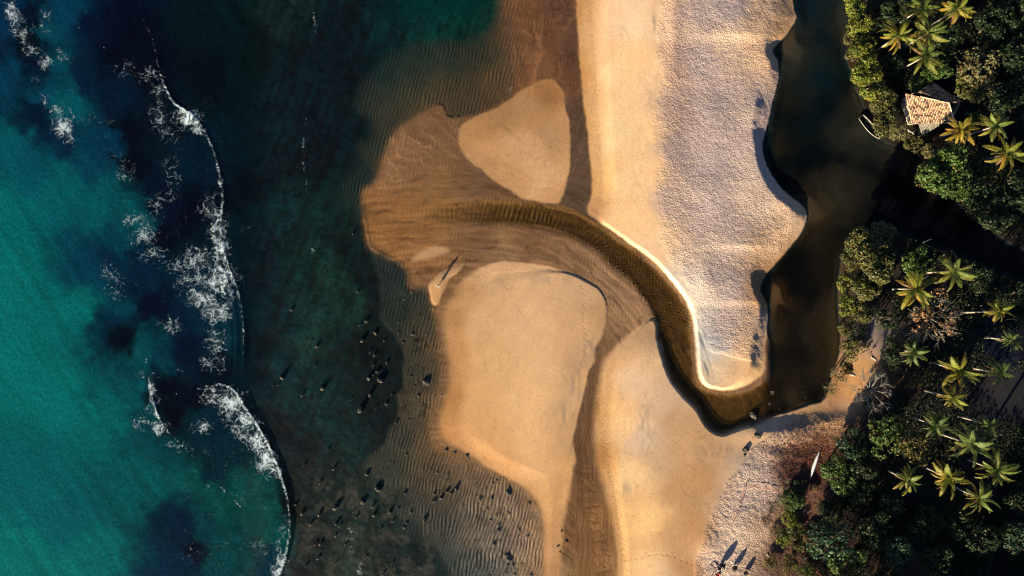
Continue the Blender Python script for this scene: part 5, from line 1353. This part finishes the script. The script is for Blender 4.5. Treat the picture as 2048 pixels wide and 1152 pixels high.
# ---------------------------------------------------------------- things on the trampled sand at the bottom
ROPEM = simple_mat('red_rope', (0.42, 0.09, 0.05), 0.8, 0.1, 0.4, 6)
DARKF = simple_mat('dark_canvas', (0.025, 0.03, 0.035), 0.9, 0.1, 0.3, 5)
REDF = simple_mat('red_cloth', (0.45, 0.05, 0.04), 0.8)
METAL = simple_mat('dark_metal_frame', (0.05, 0.045, 0.04), 0.5)
PALEW = simple_mat('bleached_wood', (0.55, 0.50, 0.44), 0.85, 0.1, 0.2, 8)
def rope(pts, label, posts):
    w = [P(x, y) for x, y in pts]; z0 = [ground_z(x, y) for x, y in pts]
    root = empty('rope_barrier', (w[0].x, w[0].y, z0[0]))
    path = []
    sp = spline([(a.x, a.y, z + .42) for a, z in zip(w, z0)], False, 8)
    for i, q in enumerate(sp):
        path.append(Vector((q[0], q[1], q[2] - .10 * math.sin(math.pi * (i % 8) / 8))) - root.location)
    v, f = tube(path, [.035] * len(path), 5); mesh_obj('rope', v, f, ROPEM, root)
    for k in posts:
        c = Vector((w[k].x, w[k].y, z0[k])) - root.location
        v, f = tube([c + Vector((0, 0, -.2)), c + Vector((0, 0, .55))], [.06, .045], 6); mesh_obj('post', v, f, WOODM, root)
    tag(root, label, 'rope')
rope([(1489, 967), (1506, 971), (1526, 974), (1552, 980)], 'red rope on low posts running right across the trampled sand', (0, 1, 2, 3))
rope([(1485, 972), (1482, 986), (1476, 1004), (1468, 1024), (1463, 1040)], 'red rope on low posts running down the trampled sand', (0, 2, 4))
def parasol(px, py, h, label, rz, r=.42, tilt=(0, 0)):
    c = P(px, py); root = empty('folded_parasol', (c.x, c.y, ground_z(px, py)), rz)
    root.rotation_euler = (tilt[0], tilt[1], rz)
    v, f = tube([(0, 0, -.2), (0, 0, h + .12)], [.03, .025], 6); mesh_obj('pole', v, f, METAL, root)
    V = []; Fc = []; seg = 16
    prof = [(h, .10), (h * .93, .20), (h * .72, r * .85), (h * .45, r), (h * .2, r * .8)]
    jit = [random.uniform(-.16, .16) for k in range(seg)]
    for z, q in prof:
        for k in range(seg):
            a = 2 * math.pi * k / seg; w = 1 + ((.32 if k % 2 else -.3) + jit[k]) * (q > .1)
            V.append((q * w * math.cos(a), q * w * math.sin(a), z + jit[k] * h * .7 * (q > .1)))
    for i in range(len(prof) - 1):
        for k in range(seg): Fc.append((i * seg + k, i * seg + (k + 1) % seg, (i + 1) * seg + (k + 1) % seg, (i + 1) * seg + k))
    Fc.append(tuple(range(seg)))
    cp_ = mesh_obj('canopy', V, Fc, DARKF, root)
    v, f = tube([(0, 0, h * .5), (0, 0, h * .53)], [r * .98, r * .95], 12, False); mesh_obj('strap', v, f, METAL, cp_)
    tag(root, label, 'parasol', 'dark folded parasols on the sand')
parasol(1441, 1126, 1.5, 'dark folded parasol with the widest shadow, right of the metal chair', .2, .50)
parasol(1435, 1132, 1.2, 'short dark folded parasol touching the metal chair', .9, .25)
parasol(1466, 1131, 1.2, 'dark folded parasol in the middle of the group at the bottom', 1.2, .45)
parasol(1488, 1142, 0.95, 'rightmost dark folded parasol of the group at the bottom', 2.2, .40)
c = P(1421, 1143); ch = empty('metal_chair', (c.x, c.y, ground_z(1421, 1143)), math.radians(-52))
w, d, h = .5, 1.05, .42
for pts, nm in (([(-d, -w, h), (d * .3, -w, h), (d * .9, -w, h + .75)], 'side_rail'), ([(-d, w, h), (d * .3, w, h), (d * .9, w, h + .75)], 'side_rail'), ([(-d, -w, h), (-d, w, h)], 'cross_bar'), ([(d * .3, -w, h), (d * .3, w, h)], 'cross_bar'), ([(d * .9, -w, h + .75), (d * .9, w, h + .75)], 'cross_bar'),
                ([(-d, -w, h), (-d + .1, -w, -.02)], 'leg'), ([(-d, w, h), (-d + .1, w, -.02)], 'leg'), ([(d * .3, -w, h), (d * .45, -w, -.02)], 'leg'), ([(d * .3, w, h), (d * .45, w, -.02)], 'leg')):
    v, f = tube(pts, [.045] * len(pts), 6); mesh_obj(nm, v, f, METAL, ch)
tag(ch, 'open metal reclining chair frame on the sand at the bottom edge', 'chair')
c = P(1434, 1146); tw = empty('towel', (c.x, c.y, ground_z(1434, 1146)), .5)
V = []; Fc = []
for i in range(7):
    for j in range(5):
        V.append(((i - 3) * .16, (j - 2) * .14, .12 + .10 * math.sin(i * 1.3 + j * .8) + .05 * math.cos(j * 2.1)))
for i in range(6):
    for j in range(4): Fc.append((i * 5 + j, (i + 1) * 5 + j, (i + 1) * 5 + j + 1, i * 5 + j + 1))
o = mesh_obj('cloth', V, Fc, REDF, tw, True); o.modifiers.new('thickness', 'SOLIDIFY').thickness = .02
tag(tw, 'crumpled red cloth on the sand under the metal chair', 'cloth')
def stick(p, q, r, mat, label, name='driftwood', cat='stick', z=.08):
    a = P(*p); b_ = P(*q); za = max(ground_z(*p), 0) + z; zb_ = max(ground_z(*q), 0) + z
    m_ = (a + b_) / 2; o = Vector((m_.x, m_.y, (za + zb_) / 2))
    A = Vector((a.x, a.y, za)) - o; B = Vector((b_.x, b_.y, zb_)) - o; n_ = (B - A).cross(Vector((0, 0, 1))).normalized()
    v, f = tube([A, A.lerp(B, .3) + n_ * r, A.lerp(B, .65) - n_ * r * .6, B], [r, r * .9, r * .8, r * .5], 6)
    ob = mesh_obj(name, v, f, mat, None, True); ob.location = o
    tag(ob, label, cat)
stick((1531, 1105), (1539, 1113), .08, PALEW, 'short pale stick on the sand between parasols and shrubs')
stick((1606, 1120), (1643, 1152), .10, simple_mat('red_pole_paint', (0.34, 0.07, 0.05), .7), 'long reddish pole lying in the shrubs at the bottom edge', 'pole', 'pole', .5)
stick((1656, 972), (1664, 978), .10, PALEW, 'pale log end at the edge of the dark shade below the canoe', 'log', 'log', .15)
stick((1842, 557), (1853, 552), .10, PALEW, 'pale stick in the shade between the two palms of the wooded point')
stick((1846, 484), (1864, 478), .09, PALEW, 'pale branch lying in the dark inlet')
stick((1838, 493), (1846, 492), .07, PALEW, 'short pale branch in the dark inlet below the longer one')
stick((1799, 265), (1812, 275), .14, PALEW, 'pale plank at the bank between lean-to and lagoon', 'plank', 'plank', 2.6)
stick((1736, 712), (1744, 720), .10, PALEW, 'pale log lying across the sunlit path', 'log', 'log')
stick((1696, 746), (1706, 752), .10, PALEW, 'pale branch at the left rim of the sunlit path')
c = P(1606, 1113); bk = empty('bucket', (c.x, c.y, ground_z(1606, 1113) + 1.0 * 0), 0)
mesh_obj('side', *lathe([(0, .16), (.35, .21), (.36, .23), (.35, .19), (.03, .15), (.02, .001)], 14, 1.0), CLOTH, bk, True)
v, f = tube([(.21 * math.cos(a), .0, .36 + .18 * math.sin(a)) for a in np.linspace(0, math.pi, 8)], [.012] * 8, 4); mesh_obj('handle', v, f, METAL, bk)
tag(bk, 'small white bucket among the shrubs at the bottom edge', 'bucket')
